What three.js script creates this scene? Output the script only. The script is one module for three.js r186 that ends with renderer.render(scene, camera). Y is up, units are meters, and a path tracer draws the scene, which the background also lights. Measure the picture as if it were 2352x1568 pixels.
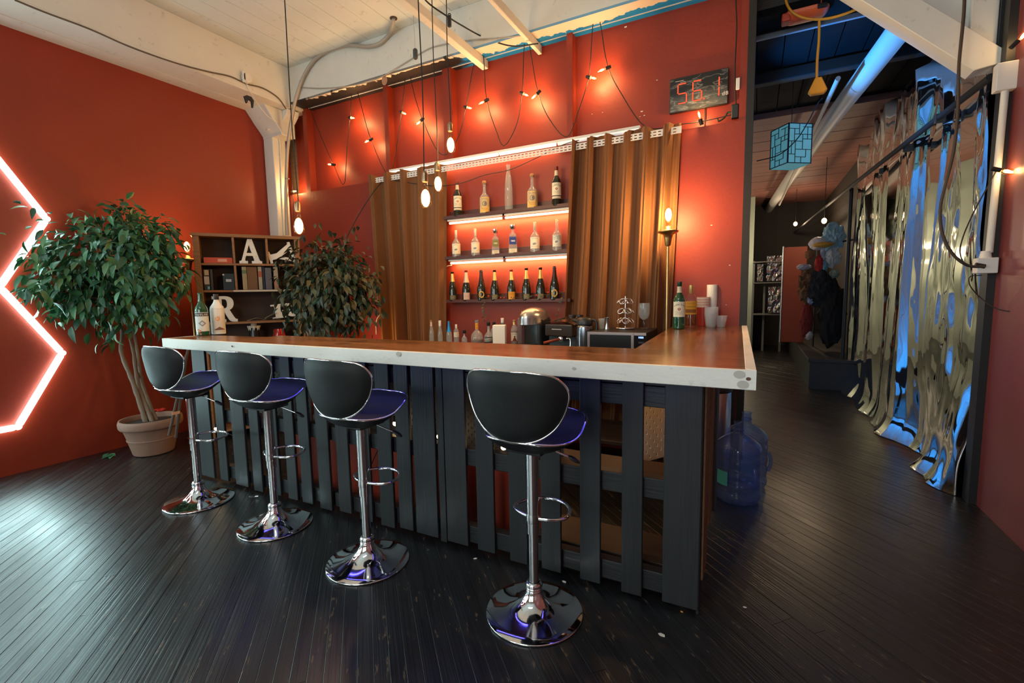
import * as THREE from 'three';
import { RoundedBoxGeometry } from 'three/addons/geometries/RoundedBoxGeometry.js';
import { mergeGeometries } from 'three/addons/utils/BufferGeometryUtils.js';
import { RectAreaLightUniformsLib } from 'three/addons/lights/RectAreaLightUniformsLib.js';
import { FontLoader } from 'three/addons/loaders/FontLoader.js';
import { TextGeometry } from 'three/addons/geometries/TextGeometry.js';

// ------------------------------------------------------------------ camera, exposure, large lights
const scene = new THREE.Scene();
scene.background = new THREE.Color(0x000000);
const W = 2352, H = 1568, FOCAL = 1076.4, EYE = new THREE.Vector3(0, 1.35, 0);
const [YAW, PITCH, ROLL] = [-27.41, -5.902, -1.045].map(THREE.MathUtils.degToRad);
const FWD = new THREE.Vector3(Math.sin(YAW) * Math.cos(PITCH), Math.sin(PITCH), -Math.cos(YAW) * Math.cos(PITCH));
const R0 = new THREE.Vector3(Math.cos(YAW), 0, Math.sin(YAW)), U0 = new THREE.Vector3().crossVectors(R0, FWD);
const RIGHT = R0.clone().multiplyScalar(Math.cos(ROLL)).addScaledVector(U0, Math.sin(ROLL));
const UP = U0.clone().multiplyScalar(Math.cos(ROLL)).addScaledVector(R0, -Math.sin(ROLL));
const camera = new THREE.PerspectiveCamera(2 * Math.atan(H / 2 / FOCAL) * 180 / Math.PI, W / H, 0.05, 60);
camera.position.copy(EYE);
camera.quaternion.setFromRotationMatrix(new THREE.Matrix4().makeBasis(RIGHT, UP, FWD.clone().negate()));
scene.add(camera);
const renderer = new THREE.WebGLRenderer({ antialias: true });
renderer.toneMapping = THREE.LinearToneMapping;
renderer.toneMappingExposure = 1.0;
renderer.shadowMap.enabled = true;
RectAreaLightUniformsLib.init();

// ------------------------------------------------------------------ helpers
let seed = 7;
function rnd() { seed = (seed + 0x6D2B79F5) | 0; let t = Math.imul(seed ^ (seed >>> 15), 1 | seed); t = (t + Math.imul(t ^ (t >>> 7), 61 | t)) ^ t; return ((t ^ (t >>> 14)) >>> 0) / 4294967296; }
const rr = (a, b) => a + (b - a) * rnd();
const V = (x, y, z) => new THREE.Vector3(x, y, z);
const sstep = (a, b, x) => { const t = Math.min(1, Math.max(0, (x - a) / (b - a))); return t * t * (3 - 2 * t); };
// a photo pixel gives a direction; the distance comes from a plane or a depth
const ray = (px, py) => FWD.clone().addScaledVector(RIGHT, (px - W / 2) / FOCAL).addScaledVector(UP, -(py - H / 2) / FOCAL);
const onAxis = (px, py, ax, v) => { const d = ray(px, py); return EYE.clone().addScaledVector(d, (v - EYE[ax]) / d[ax]); };
const onX = (px, py, v) => onAxis(px, py, 'x', v), onY = (px, py, v) => onAxis(px, py, 'y', v), onZ = (px, py, v) => onAxis(px, py, 'z', v);
const atDepth = (px, py, d) => EYE.clone().addScaledVector(ray(px, py), d);
const depthOf = (p) => p.clone().sub(EYE).dot(FWD);
const project = (p) => { const d = p.clone().sub(EYE), z = d.dot(FWD); return [W / 2 + FOCAL * d.dot(RIGHT) / z, H / 2 - FOCAL * d.dot(UP) / z, z]; };

const taken = {};
function uniq(n) { if (!(n in taken)) { taken[n] = 0; return n; } taken[n]++; return n + '_' + String(taken[n]).padStart(3, '0'); }
function tag(o, label, category, group) { o.userData.label = label; o.userData.category = category; if (group) o.userData.group = group; return o; }
function thing(name, label, category, p = [0, 0, 0], turn = 0, group) {
  const o = new THREE.Group(); o.name = uniq(name); scene.add(o);
  if (p.isVector3) o.position.copy(p); else o.position.set(...p);
  o.rotation.y = turn; return tag(o, label, category, group);
}
function part(name, geo, m, parent, label) {
  const o = new THREE.Mesh(Array.isArray(geo) ? join(geo) : geo, m); o.name = name; o.castShadow = o.receiveShadow = true;
  if (label) o.userData.label = label; parent.add(o); return o;
}
function solo(name, geo, m, label, category, group) { const o = part(uniq(name), geo, m, scene); return tag(o, label, category, group); }
function struct(name, geo, m, label) { const o = part(uniq(name), geo, m, scene); o.userData.kind = 'structure'; if (label) o.userData.label = label; return o; }
function structGroup(name) { const o = new THREE.Group(); o.name = uniq(name); o.userData.kind = 'structure'; scene.add(o); return o; }
function dup(root, p, turn, label) {
  const r = root.clone(); r.name = uniq(root.name.replace(/_\d{3}$/, '')); r.userData = { ...root.userData }; scene.add(r);
  if (p) { if (p.isVector3) r.position.copy(p); else r.position.set(...p); }
  if (turn !== undefined) r.rotation.y = turn; if (label) r.userData.label = label; return r;
}
// geometry
const plain = (g) => { g = g.index ? g.toNonIndexed() : g; for (const k of Object.keys(g.attributes)) if (!['position', 'normal', 'uv'].includes(k)) g.deleteAttribute(k); g.morphAttributes = {}; g.clearGroups(); return g; };
const join = (list) => mergeGeometries(list.map(plain), false);
function uvm(g, s = 1, du = 0, dv = 0, swap = false) {       // uv in metres from the dominant axis of the normal
  g = plain(g); const p = g.attributes.position, n = g.attributes.normal, uv = new Float32Array(p.count * 2);
  for (let i = 0; i < p.count; i++) {
    const ax = Math.abs(n.getX(i)), ay = Math.abs(n.getY(i)), az = Math.abs(n.getZ(i));
    let a, b; if (ax > ay && ax > az) { a = p.getZ(i); b = p.getY(i); } else if (ay > az) { a = p.getX(i); b = p.getZ(i); } else { a = p.getX(i); b = p.getY(i); }
    if (swap) [a, b] = [b, a];
    uv[2 * i] = a * s + du; uv[2 * i + 1] = b * s + dv;
  }
  g.setAttribute('uv', new THREE.BufferAttribute(uv, 2)); return g;
}
// box given by its corners
const bx = (x0, x1, y0, y1, z0, z1, s = 1, swap = false) => uvm(new THREE.BoxGeometry(Math.abs(x1 - x0), Math.abs(y1 - y0), Math.abs(z1 - z0)).translate((x0 + x1) / 2, (y0 + y1) / 2, (z0 + z1) / 2), s, 0, 0, swap);
const rb = (x0, x1, y0, y1, z0, z1, r = 0.006, seg = 2) => uvm(new RoundedBoxGeometry(Math.abs(x1 - x0), Math.abs(y1 - y0), Math.abs(z1 - z0), seg, r).translate((x0 + x1) / 2, (y0 + y1) / 2, (z0 + z1) / 2));
const lathe = (pts, seg = 24) => new THREE.LatheGeometry(pts.map((p) => new THREE.Vector2(p[0], p[1])), seg);
const cyl = (r0, r1, h, x = 0, y = 0, z = 0, seg = 16) => new THREE.CylinderGeometry(r1, r0, h, seg).translate(x, y + h / 2, z);
function rod(a, b, r, seg = 10, r2 = r) {
  const d = b.clone().sub(a), g = new THREE.CylinderGeometry(r2, r, d.length(), seg);
  g.applyQuaternion(new THREE.Quaternion().setFromUnitVectors(V(0, 1, 0), d.clone().normalize()));
  const m = a.clone().add(b).multiplyScalar(0.5); return g.translate(m.x, m.y, m.z);
}
const curve = (pts, tension = 0.5, closed = false) => new THREE.CatmullRomCurve3(pts, closed, 'centripetal', tension);
const tube = (pts, r, n = 40, k = 6, closed = false) => new THREE.TubeGeometry(curve(pts, 0.5, closed), n, r, k, closed);
function prism(poly, h, bevel = 0) {   // polygon in x,z (points [x, z]) extruded up from y = 0 to h
  const s = new THREE.Shape(poly.map((p) => new THREE.Vector2(p[0], -p[1])));
  return new THREE.ExtrudeGeometry(s, { depth: h - 2 * bevel, bevelEnabled: bevel > 0, bevelSize: bevel, bevelThickness: bevel, bevelSegments: 1, bevelOffset: -bevel }).rotateX(-Math.PI / 2).translate(0, bevel, 0);
}
function plate(poly, t, bevel = 0) {   // polygon in x,y extruded along z from 0 to t
  return new THREE.ExtrudeGeometry(new THREE.Shape(poly.map((p) => new THREE.Vector2(p[0], p[1]))), { depth: t - 2 * bevel, bevelEnabled: bevel > 0, bevelSize: bevel, bevelThickness: bevel, bevelSegments: 1, bevelOffset: -bevel }).translate(0, 0, bevel);
}
// a grid surface f(u, v) -> Vector3
function surf(f, nu, nv, wrapUV) {
  const pos = [], uv = [], idx = [];
  for (let j = 0; j <= nv; j++) for (let i = 0; i <= nu; i++) { const p = f(i / nu, j / nv); pos.push(p.x, p.y, p.z); if (wrapUV) uv.push(...wrapUV(i / nu, j / nv)); else uv.push(i / nu, j / nv); }
  for (let j = 0; j < nv; j++) for (let i = 0; i < nu; i++) { const a = j * (nu + 1) + i, b = a + 1, c = a + nu + 1, d = c + 1; idx.push(a, b, d, a, d, c); }
  const g = new THREE.BufferGeometry(); g.setAttribute('position', new THREE.Float32BufferAttribute(pos, 3)); g.setAttribute('uv', new THREE.Float32BufferAttribute(uv, 2)); g.setIndex(idx); g.computeVertexNormals(); return g;
}
// lights
function pointLight(p, color, I, r = 1, parent = scene) { const l = new THREE.PointLight(color, I); l.position.copy(p); l.castShadow = true; l.shadow.radius = r; l.name = 'lamp_light'; parent.add(l); return l; }
function areaLight(p, dir, w, h, color, I, along) {   // rectangle of width w along 'along', facing dir
  const l = new THREE.RectAreaLight(color, I, w, h); l.name = 'area_light'; const z = dir.clone().normalize().negate(), x = along.clone().addScaledVector(z, -along.dot(z)).normalize(), y = new THREE.Vector3().crossVectors(z, x);
  l.quaternion.setFromRotationMatrix(new THREE.Matrix4().makeBasis(x, y, z)); l.position.copy(p); scene.add(l); return l;
}
const col = (r, g, b) => new THREE.Color().setRGB(r, g, b);

// ------------------------------------------------------------------ textures
const lat = {};
function vnoise(x, y, px, py, s) {   // value noise, tiles after px, py cells
  const key = px + '_' + py + '_' + s;
  if (!lat[key]) { const old = seed; seed = s * 7919 + px * 31 + py; lat[key] = Float32Array.from({ length: px * py }, rnd); seed = old; }
  const L = lat[key], xi = Math.floor(x), yi = Math.floor(y), fx = x - xi, fy = y - yi, sx = fx * fx * (3 - 2 * fx), sy = fy * fy * (3 - 2 * fy);
  const g = (a, b) => L[((b % py) + py) % py * px + ((a % px) + px) % px];
  return (g(xi, yi) * (1 - sx) + g(xi + 1, yi) * sx) * (1 - sy) + (g(xi, yi + 1) * (1 - sx) + g(xi + 1, yi + 1) * sx) * sy;
}
function fbm(u, v, px, py, s, oct = 4) { let a = 0, w = 0.5, t = 0; for (let i = 0; i < oct; i++) { a += w * vnoise(u * px, v * py, px, py, s + i); t += w; w *= 0.5; px *= 2; py *= 2; } return a / t; }
const toS = (c) => 255 * (c <= 0.0031308 ? 12.92 * c : 1.055 * Math.pow(c, 1 / 2.4) - 0.055);
function tex(w, h, fn, color = true) {
  const d = new Uint8Array(w * h * 4);
  for (let j = 0; j < h; j++) for (let i = 0; i < w; i++) {
    let c = fn(i / w, j / h); if (typeof c === 'number') c = [c, c, c]; const k = (j * w + i) * 4;
    for (let q = 0; q < 3; q++) d[k + q] = Math.max(0, Math.min(255, color ? toS(Math.max(0, Math.min(1, c[q]))) : 255 * c[q])); d[k + 3] = 255;
  }
  const t = new THREE.DataTexture(d, w, h); t.wrapS = t.wrapT = THREE.RepeatWrapping; t.magFilter = THREE.LinearFilter; t.minFilter = THREE.LinearMipmapLinearFilter; t.generateMipmaps = true;
  if (color) t.colorSpace = THREE.SRGBColorSpace; t.needsUpdate = true; return t;
}
function rep(t, rx, ry) { const c = t.clone(); c.repeat.set(rx, ry); c.needsUpdate = true; return c; }
function canvasTex(w, h, draw) {
  const c = document.createElement('canvas'); c.width = w; c.height = h; const g = c.getContext('2d'); draw(g, w, h);
  const t = new THREE.CanvasTexture(c); t.colorSpace = THREE.SRGBColorSpace; return t;
}
function M(c, rough = 0.6, metal = 0, more = {}) {
  const phys = ['transmission', 'clearcoat', 'sheen', 'ior', 'thickness'].some((k) => k in more);
  const m = new (phys ? THREE.MeshPhysicalMaterial : THREE.MeshStandardMaterial)({ roughness: rough, metalness: metal, ...more });
  m.color.copy(typeof c === 'number' ? new THREE.Color(c) : col(...c)); return m;
}
const glow = (c, k, base = [0.8, 0.8, 0.8]) => { const m = M(base, 0.5); m.emissive.copy(col(...c)); m.emissiveIntensity = k; return m; };

const tMottle = tex(512, 512, (u, v) => 0.82 + 0.18 * fbm(u, v, 6, 6, 11, 5) + 0.05 * (fbm(u, v, 90, 90, 12, 2) - 0.5));
const tMottleB = tex(512, 512, (u, v) => fbm(u, v, 24, 24, 15, 5), false);
const tGrain = tex(1024, 256, (u, v) => { const w = fbm(u, v, 4, 6, 21, 3), g = fbm(u + 0.02 * w, v + 0.05 * w, 5, 60, 22, 4); return 0.62 + 0.5 * g; });
const tGrainB = tex(1024, 256, (u, v) => { const w = fbm(u, v, 4, 6, 21, 3); return fbm(u + 0.02 * w, v + 0.05 * w, 5, 60, 22, 4); }, false);
const tWalnut = tex(1024, 1024, (u, v) => {
  const pl = Math.floor(v * 6), o = pl * 0.37, w = fbm(u + o, v, 3, 6, 31, 4), g = fbm(u + o + 0.03 * w, v + 0.06 * w, 4, 90, 32, 4), d = fbm(u + o, v, 8, 18, 33, 3);
  const k = 0.3 * (0.45 + 0.8 * g) * (0.7 + 0.6 * w) * (d < 0.33 ? 0.55 : 1) * (0.85 + 0.3 * ((pl * 7919) % 5) / 5); return [k, k * 0.42, k * 0.18];
});
const tFloor = tex(1024, 256, (u, v) => {
  const g = fbm(u, v, 4, 40, 41, 4), s = fbm(u, v, 10, 6, 42, 4), f = fbm(u, v, 60, 30, 43, 3), b = 0.004 + 0.009 * g + 0.012 * Math.max(0, s - 0.5);
  const chip = f > 0.72 && s > 0.56 ? 1 : 0; return chip ? [0.1, 0.065, 0.04] : [b, b * 1.0, b * 1.03];
});
const tFloorR = tex(1024, 256, (u, v) => { const s = fbm(u, v, 8, 5, 44, 5), g = fbm(u, v, 4, 50, 45, 3); const k = 0.26 + 0.4 * s * s + 0.1 * g; return [1, k, 0]; }, false);
const tLeather = tex(256, 256, (u, v) => fbm(u, v, 40, 40, 51, 2), false);
const tFabric = tex(256, 256, (u, v) => 0.88 + 0.16 * fbm(u, v, 60, 60, 52, 3));
const tWhite = tex(1024, 256, (u, v) => { const a = fbm(u, v, 12, 5, 61, 5), b = fbm(u, v, 60, 20, 62, 3), k = 0.9 + 0.1 * a - (b > 0.74 ? 0.25 * (b - 0.74) / 0.2 : 0); return [k, k * 0.985, k * 0.96]; });

// ------------------------------------------------------------------ materials
const redPaint = M([0.28, 0.027, 0.0075], 0.52, 0, { map: rep(tMottle, 0.5, 0.5), bumpMap: rep(tMottleB, 2, 2), bumpScale: 0.0008 });
const whitePaint = M([0.74, 0.74, 0.71], 0.6, 0, { map: rep(tWhite, 0.5, 1), bumpMap: rep(tMottleB, 2, 2), bumpScale: 0.0006 });
const ceilPaint = M([0.68, 0.73, 0.74], 0.65, 0, { map: rep(tWhite, 0.4, 1.1) });
const blackPaint = M([0.018, 0.018, 0.02], 0.5, 0, { bumpMap: rep(tGrainB, 1, 3), bumpScale: 0.001 });
const chrome = M([0.88, 0.88, 0.9], 0.07, 1);
const steel = M([0.6, 0.6, 0.6], 0.25, 1);
const brass = M([0.62, 0.42, 0.17], 0.35, 1);
const blackPlastic = M([0.015, 0.015, 0.016], 0.4);
const blackRubber = M([0.012, 0.012, 0.012], 0.65);
const leather = M([0.011, 0.011, 0.012], 0.5, 0, { ior: 1.33, bumpMap: rep(tLeather, 4, 4), bumpScale: 0.0004 });
const cordBlack = M([0.012, 0.011, 0.01], 0.6);
const whitePlastic = M([0.75, 0.73, 0.7], 0.4);
const clearGlass = M([1, 1, 1], 0.02, 0, { transmission: 1, thickness: 0, ior: 1.5, side: THREE.DoubleSide });
const warmGlass = M([1, 0.8, 0.5], 0.02, 0, { transmission: 1, thickness: 0, ior: 1.5, side: THREE.DoubleSide });

// ------------------------------------------------------------------ room shell
const XL = -5.15, XR = 1.25, ZB = -3.9, ZU = -4.0, ZF = 3.2, YC = 3.87, LEDGE = 2.56, YU = 3.49;
{ // floor: strip boards laid diagonally
  const slab = structGroup('floor');
  part('subfloor', bx(XL - 0.1, 1.45, -0.14, -0.022, -13.6, ZF + 0.1), M([0.01, 0.01, 0.01], 0.8), slab);
  const mats = [0, 1, 2, 3].map((i) => M([[1, 1, 1], [0.85, 0.86, 0.9], [1.15, 1.1, 1.05], [0.95, 0.98, 1]][i], 0.9, 0, { map: tFloor, roughnessMap: tFloorR, bumpMap: tGrainB, bumpScale: 0.0012, clearcoat: 0.45, clearcoatRoughness: 0.3 }));
  const bwid = 0.057, s = Math.SQRT1_2, rest = []; let n = 0;
  const piece = (u, t0, t1) => {
    const L = t1 - t0 - 0.0015, w = bwid - 0.0007, c = 0.0012, h = rr(-0.0007, 0.0005), cu = rnd(), cv = rnd();
    const P = [[-w / 2, -0.02], [-w / 2, h - c * 0.6], [-w / 2 + c, h], [w / 2 - c, h], [w / 2, h - c * 0.6], [w / 2, -0.02]], pos = [], uv = [], ix = [];
    for (let i = 0; i < 5; i++) { const a = P[i], b = P[i + 1], k = pos.length / 3; for (const [q, l] of [[a, 0], [b, 0], [b, L], [a, L]]) { pos.push(q[0], q[1], l); uv.push(cu + l / 2.4, cv + q[0] / 0.3); } ix.push(k, k + 1, k + 2, k, k + 2, k + 3); }
    for (const l of [0, L]) { const k = pos.length / 3; for (const q of [P[0], P[1], P[4], P[5]]) { pos.push(q[0], q[1], l); uv.push(cu, cv); } ix.push(k, k + 1, k + 2, k, k + 2, k + 3); }
    const g = new THREE.BufferGeometry(); g.setAttribute('position', new THREE.Float32BufferAttribute(pos, 3)); g.setAttribute('uv', new THREE.Float32BufferAttribute(uv, 2)); g.setIndex(ix);
    const f = g.toNonIndexed(); f.computeVertexNormals(); f.rotateY(-3 * Math.PI / 4); f.translate(s * u - s * t0, 0, -s * u - s * t0); return f;
  };
  const x0 = XL - 0.03, x1 = 1.4, z0 = -13.5, z1 = ZF;
  for (let u = s * (x0 - z1); u < s * (x1 - z0); u += bwid) {
    // p = (s u - s t, -s u - s t)
    const lo = Math.max(u - x1 / s, -u - z1 / s), hi = Math.min(u - x0 / s, -u - z0 / s); if (hi - lo < 0.05) continue;
    let t = lo, first = rr(0.6, 3.4);
    while (t < hi - 0.02) {
      let e = Math.min(hi, t + (first || rr(2.2, 3.8))); first = 0; if (hi - e < 0.35) e = hi;
      const at = (tt) => V(s * u - s * tt, 0, -s * u - s * tt); let vis = false, near = false;
      for (let k = 0; k <= 6; k++) { const p = at(t + (e - t) * k / 6), q = project(p); if (q[2] > 0.2 && q[0] > -40 && q[0] < W + 40 && q[1] < H + 40 && p.z > -5.2 && !(p.x < -0.3 && p.z < -2.6) && q[1] > 960) vis = true; }
      const g = piece(u, t, e);
      if (vis && n < 300) { part('floorboard', g, mats[n % 4], slab); n++; } else rest.push(g);
      t = e;
    }
  }
  const r = part('floorboards_beyond', join(rest), mats[0], slab); r.userData.kind = 'stuff'; r.userData.label = 'further dark painted strip floorboards';
  console.log('floorboards', n, rest.length);
}
// left wall with the white beam above it
struct('wall_left', bx(XL - 0.12, XL, 0, YC + 0.1, -4.2, ZF, 1), redPaint, 'deep red painted wall carrying the white light hexagons');
{
  const b = structGroup('trim_beam'); b.userData.label = 'white painted timber beam along the top of the red side wall';
  part('beam_side', bx(XL, -4.67, 3.47, YC, -4.1, ZF, 1, true), whitePaint, b);
  part('beam_soffit', bx(XL, -4.97, 3.445, 3.47, -3.75, ZF, 1, true), whitePaint, b);
  part('beam_soffit', bx(-4.965, -4.672, 3.45, 3.47, -3.75, ZF, 1, true), whitePaint, b);
}
// corner post with its bracket
{
  const c = structGroup('trim_post'); c.userData.label = 'white painted corner post with a flared bracket under the beam';
  part('post', rb(XL + 0.0, -4.985, 0, 3.25, -3.9, -3.725, 0.012), whitePaint, c);
  const br = plate([[-3.52, 3.45], [-3.62, 3.32], [-3.69, 3.24], [-3.72, 3.2], [-3.72, 3.18], [-3.9, 3.18], [-3.9, 3.45]], 0.34, 0.008).rotateY(-Math.PI / 2);
  part('bracket', uvm(br.translate(-4.81, 0, 0)), whitePaint, c);
  const br2 = plate([[-4.81, 3.45], [-4.72, 3.45], [-4.74, 3.4], [-4.84, 3.3], [-4.86, 3.24], [-4.86, 3.45]], 0.16, 0.006).translate(0, 0, -3.9);
  part('bracket', uvm(br2), whitePaint, c);
}
{ // back wall: sheets below, open studs on a recessed sheet above
  const w = structGroup('wall_back'); w.userData.label = 'orange red wall behind the bar with open studs above a ledge';
  const xs = onZ(841, 600, ZB).x;
  part('wall_sheet', bx(XL, xs - 0.003, 0, LEDGE, ZB - 0.1, ZB - 0.004), redPaint, w);
  part('wall_sheet', bx(xs, -0.1, 0, LEDGE, ZB - 0.1, ZB), redPaint, w);
  part('upper_sheet', bx(-4.93, -0.1, LEDGE - 0.02, YU, ZU - 0.08, ZU), redPaint, w);
  part('wall_core', bx(XL, -0.1, 0, YC, -4.2, ZU - 0.08), M([0.36, 0.24, 0.15], 0.8, 0, { map: tGrain }), w, 'bare timber behind the red sheets');
  const chip = M([0.7, 0.62, 0.55], 0.7); for (const [px, py, l] of [[1437, 62, 0.02], [1634, 517, 0.012], [1474, 256, 0.018], [1480, 265, 0.012], [1470, 268, 0.01], [1360, 262, 0.008], [1384, 258, 0.008], [1668, 700, 0.008], [1509, 184, 0.012], [1676, 609, 0.01]]) { const q = onZ(px, py, py < 275 ? ZU : ZB); part('paint_chip', bx(q.x - l / 2, q.x + l / 2, q.y - l * 0.2, q.y + l * 0.25, q.z, q.z + 0.0012), chip, w); }
  for (const [px, py, wd, top] of [[701, 300, 0.065, 3.5], [886, 250, 0.055, 3.52], [1026, 200, 0.1, 3.53], [1308, 150, 0.05, 3.53], [1711, 150, 0.06, YU]]) {
    const x = onZ(px, py, -3.91).x; part('stud', bx(x - wd / 2, x + wd / 2, LEDGE - 0.01, top, ZU, -3.912), redPaint, w);
  }
}
{ // white beam over the back wall; its underside was left half painted
  const tUnder = tex(2048, 128, (u, v) => {   // u along x, v from the front edge (0) to the wall (1)
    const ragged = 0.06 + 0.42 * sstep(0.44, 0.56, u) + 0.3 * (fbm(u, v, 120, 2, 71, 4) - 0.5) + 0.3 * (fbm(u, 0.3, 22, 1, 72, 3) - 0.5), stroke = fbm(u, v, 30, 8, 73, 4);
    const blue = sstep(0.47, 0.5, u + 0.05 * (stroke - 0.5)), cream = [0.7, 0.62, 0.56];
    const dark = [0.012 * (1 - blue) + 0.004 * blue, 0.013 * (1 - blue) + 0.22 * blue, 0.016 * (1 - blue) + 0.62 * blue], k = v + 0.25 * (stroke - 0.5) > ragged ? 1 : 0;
    return cream.map((c, i) => c * (1 - k) + dark[i] * k * (0.7 + 0.6 * stroke));
  });
  const b = structGroup('trim_beam'); b.userData.label = 'white painted beam over the bar wall with black and blue brush marks underneath';
  part('beam_face', bx(-4.67, -0.1, YU + 0.02, YC, -4.1, -3.75, 1), whitePaint, b);
  const g = bx(-4.67, -0.1, YU, YU + 0.02, ZU - 0.01, -3.75), p = g.attributes.position, uv = g.attributes.uv;
  for (let i = 0; i < p.count; i++) uv.setXY(i, (p.getX(i) + 4.67) / 4.57, (-3.75 - p.getZ(i)) / 0.26);
  part('beam_soffit', g, M([1, 1, 1], 0.5, 0, { map: tUnder }), b);
  part('seam_strip', bx(-4.6, -0.12, YU - 0.004, YU, -3.935, -3.925), M([0.6, 0.6, 0.6], 0.4), b, 'pale strip along the seam');
}
{ // ceiling boards
  const c = structGroup('ceiling'); c.userData.label = 'white painted board ceiling';
  part('ceiling_deck', bx(XL - 0.1, XR + 0.1, YC + 0.03, YC + 0.13, -4.2, ZF + 0.1), whitePaint, c);
  let x = -4.67; const wd = 0.1975;
  while (x < XR) { const e = Math.min(x + wd, XR); const g = bx(x + 0.0015, e - 0.0015, YC + rr(0, 0.002), YC + 0.03, -3.76, ZF, 1, true); part('ceiling_plank', g, ceilPaint, c); x = e; }
}
// right wall and the wall behind the camera
struct('wall_right', bx(XR, XR + 0.12, 0, YC + 0.1, -3.76, ZF), M([0.22, 0.05, 0.05], 0.4, 0, { map: rep(tMottle, 0.5, 0.5), bumpMap: rep(tMottleB, 2, 2), bumpScale: 0.0005 }), 'maroon painted wall beside the foil curtain');
struct('wall_rear', bx(XL - 0.1, XR + 0.1, 0, YC + 0.1, ZF, ZF + 0.12), M([0.4, 0.36, 0.32], 0.7), 'plain wall closing the room');
[-2.5, -0.5].forEach((x, i) => { // added glowing windows, unseen behind the camera, for soft front light
  const w = structGroup('window_' + (i + 1)); part('added_window_frame', [bx(x - 0.7, x + 0.7, 0.95, 1.0, ZF - 0.05, ZF), bx(x - 0.7, x + 0.7, 3.0, 3.05, ZF - 0.05, ZF), bx(x - 0.7, x - 0.64, 1.0, 3.0, ZF - 0.05, ZF), bx(x + 0.64, x + 0.7, 1.0, 3.0, ZF - 0.05, ZF), bx(x - 0.02, x + 0.02, 1.0, 3.0, ZF - 0.05, ZF)], whitePaint, w);
  part('added_glow_pane', bx(x - 0.64, x + 0.64, 1.0, 3.0, ZF - 0.02, ZF - 0.01), glow([0.9, 1, 1], 2), w);
  areaLight(V(x, 2.0, ZF - 0.06), V(0, 0, -1), 1.28, 2.0, col(0.86, 1, 1), 3.5, V(1, 0, 0));
});
// dark jambs of the opening
struct('door_1', bx(-0.1, -0.052, 0, YC, -4.16, -3.895), M([0.016, 0.013, 0.011], 0.55, 0, { map: tGrain }), 'dark jamb at the end of the red bar wall');
struct('door_2', bx(1.212, 1.262, 0, 2.95, -3.86, -3.762), M([0.012, 0.014, 0.016], 0.5), 'black jamb at the end of the maroon wall');
{ // right hand post, brace and cream boards over the opening
  const c = structGroup('trim_brace'); c.userData.label = 'white painted diagonal brace and post over the opening';
  const d = V(0.562, -0.543, 0).normalize(), n = V(0.543, 0.562, 0).normalize(), a = V(1.1, 2.6, 0);
  const q = (t, k) => { const p = a.clone().addScaledVector(d, -t).addScaledVector(n, k); return [p.x, p.y]; };
  part('brace', uvm(plate([q(0, 0), q(1.6, 0), q(1.6, 0.15), q(-0.12, 0.15)], 0.14, 0.004).translate(0, 0, -3.97)), whitePaint, c);
  part('brace_board', uvm(plate([q(-0.05, 0.165), q(1.5, 0.165), q(1.5, 0.9), q(0.1, 0.5)], 0.06, 0.004).translate(0, 0, -3.95)), ceilPaint, c);
  part('post', rb(1.075, 1.2, 2.62, YC, -3.98, -3.86, 0.008), whitePaint, c);
  part('black_board', bx(1.2, 1.262, 2.62, YC, -3.95, -3.84), M([0.012, 0.014, 0.02], 0.45), c);
}
// rooms behind: dark ceiling near, brown boards further, green wall off to the side
const YB = 3.35;
{
  const c = structGroup('ceiling_back'); c.userData.label = 'black painted board ceiling beyond the opening';
  part('ceiling_deck', bx(-4.3, 1.45, YB + 0.05, YB + 0.15, -13.6, -4.16), blackPaint, c);
  const zEnd = onY(1760, 272, YB - 0.06).z, dk = M([0.0025, 0.003, 0.005], 0.85, 0, { ior: 1.25 });
  for (let x = -4.25; x < 1.4; x += 0.2) part('ceiling_plank', bx(x + 0.004, x + 0.196, YB + rr(0, 0.004), YB + 0.05, zEnd, -4.16), dk, c);
  const br = M([0.3, 0.125, 0.1], 0.6, 0, { map: tGrain });
  for (let z = zEnd - 0.02, i = 0; z > -13.5; z -= 0.24, i++) part('ceiling_board', bx(-4.25, 1.4, YB - 0.06 + rr(0, 0.006), YB + 0.05, z - 0.232, z, 1), br, c);
  part('cross_beam', rb(-4.2, 1.3, 3.24, 3.34, -5.24, -5.14, 0.01), M([0.006, 0.006, 0.007], 0.75), c);
  part('cross_beam', rb(-4.2, 1.3, 3.31, 3.345, -4.45, -4.42, 0.006), M([0.2, 0.24, 0.28], 0.4), c);
  struct('wall_far', bx(-0.06, 1.45, 0, YB + 0.1, -12.9, -12.8), M([0.03, 0.026, 0.024], 0.7), 'dark wall at the far end of the passage');
  struct('wall_far_green', bx(-2.7, -0.06, 0, YB + 0.1, -11.6, -11.5), M([0.45, 0.55, 0.45], 0.7, 0, { map: rep(tMottle, 0.5, 0.5) }), 'pale green end wall of the back room');
  struct('wall_side', bx(1.34, 1.46, 0, YB + 0.1, -13.5, -3.8), M([0.035, 0.026, 0.022], 0.7), 'dark brown wall behind the foil curtain');
  struct('wall_green', bx(-2.7, -2.6, 0, YB + 0.1, -13.5, -4.2), M([0.5, 0.6, 0.5], 0.7, 0, { map: rep(tMottle, 0.5, 0.5) }), 'pale green wall of the back room');
}

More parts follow.
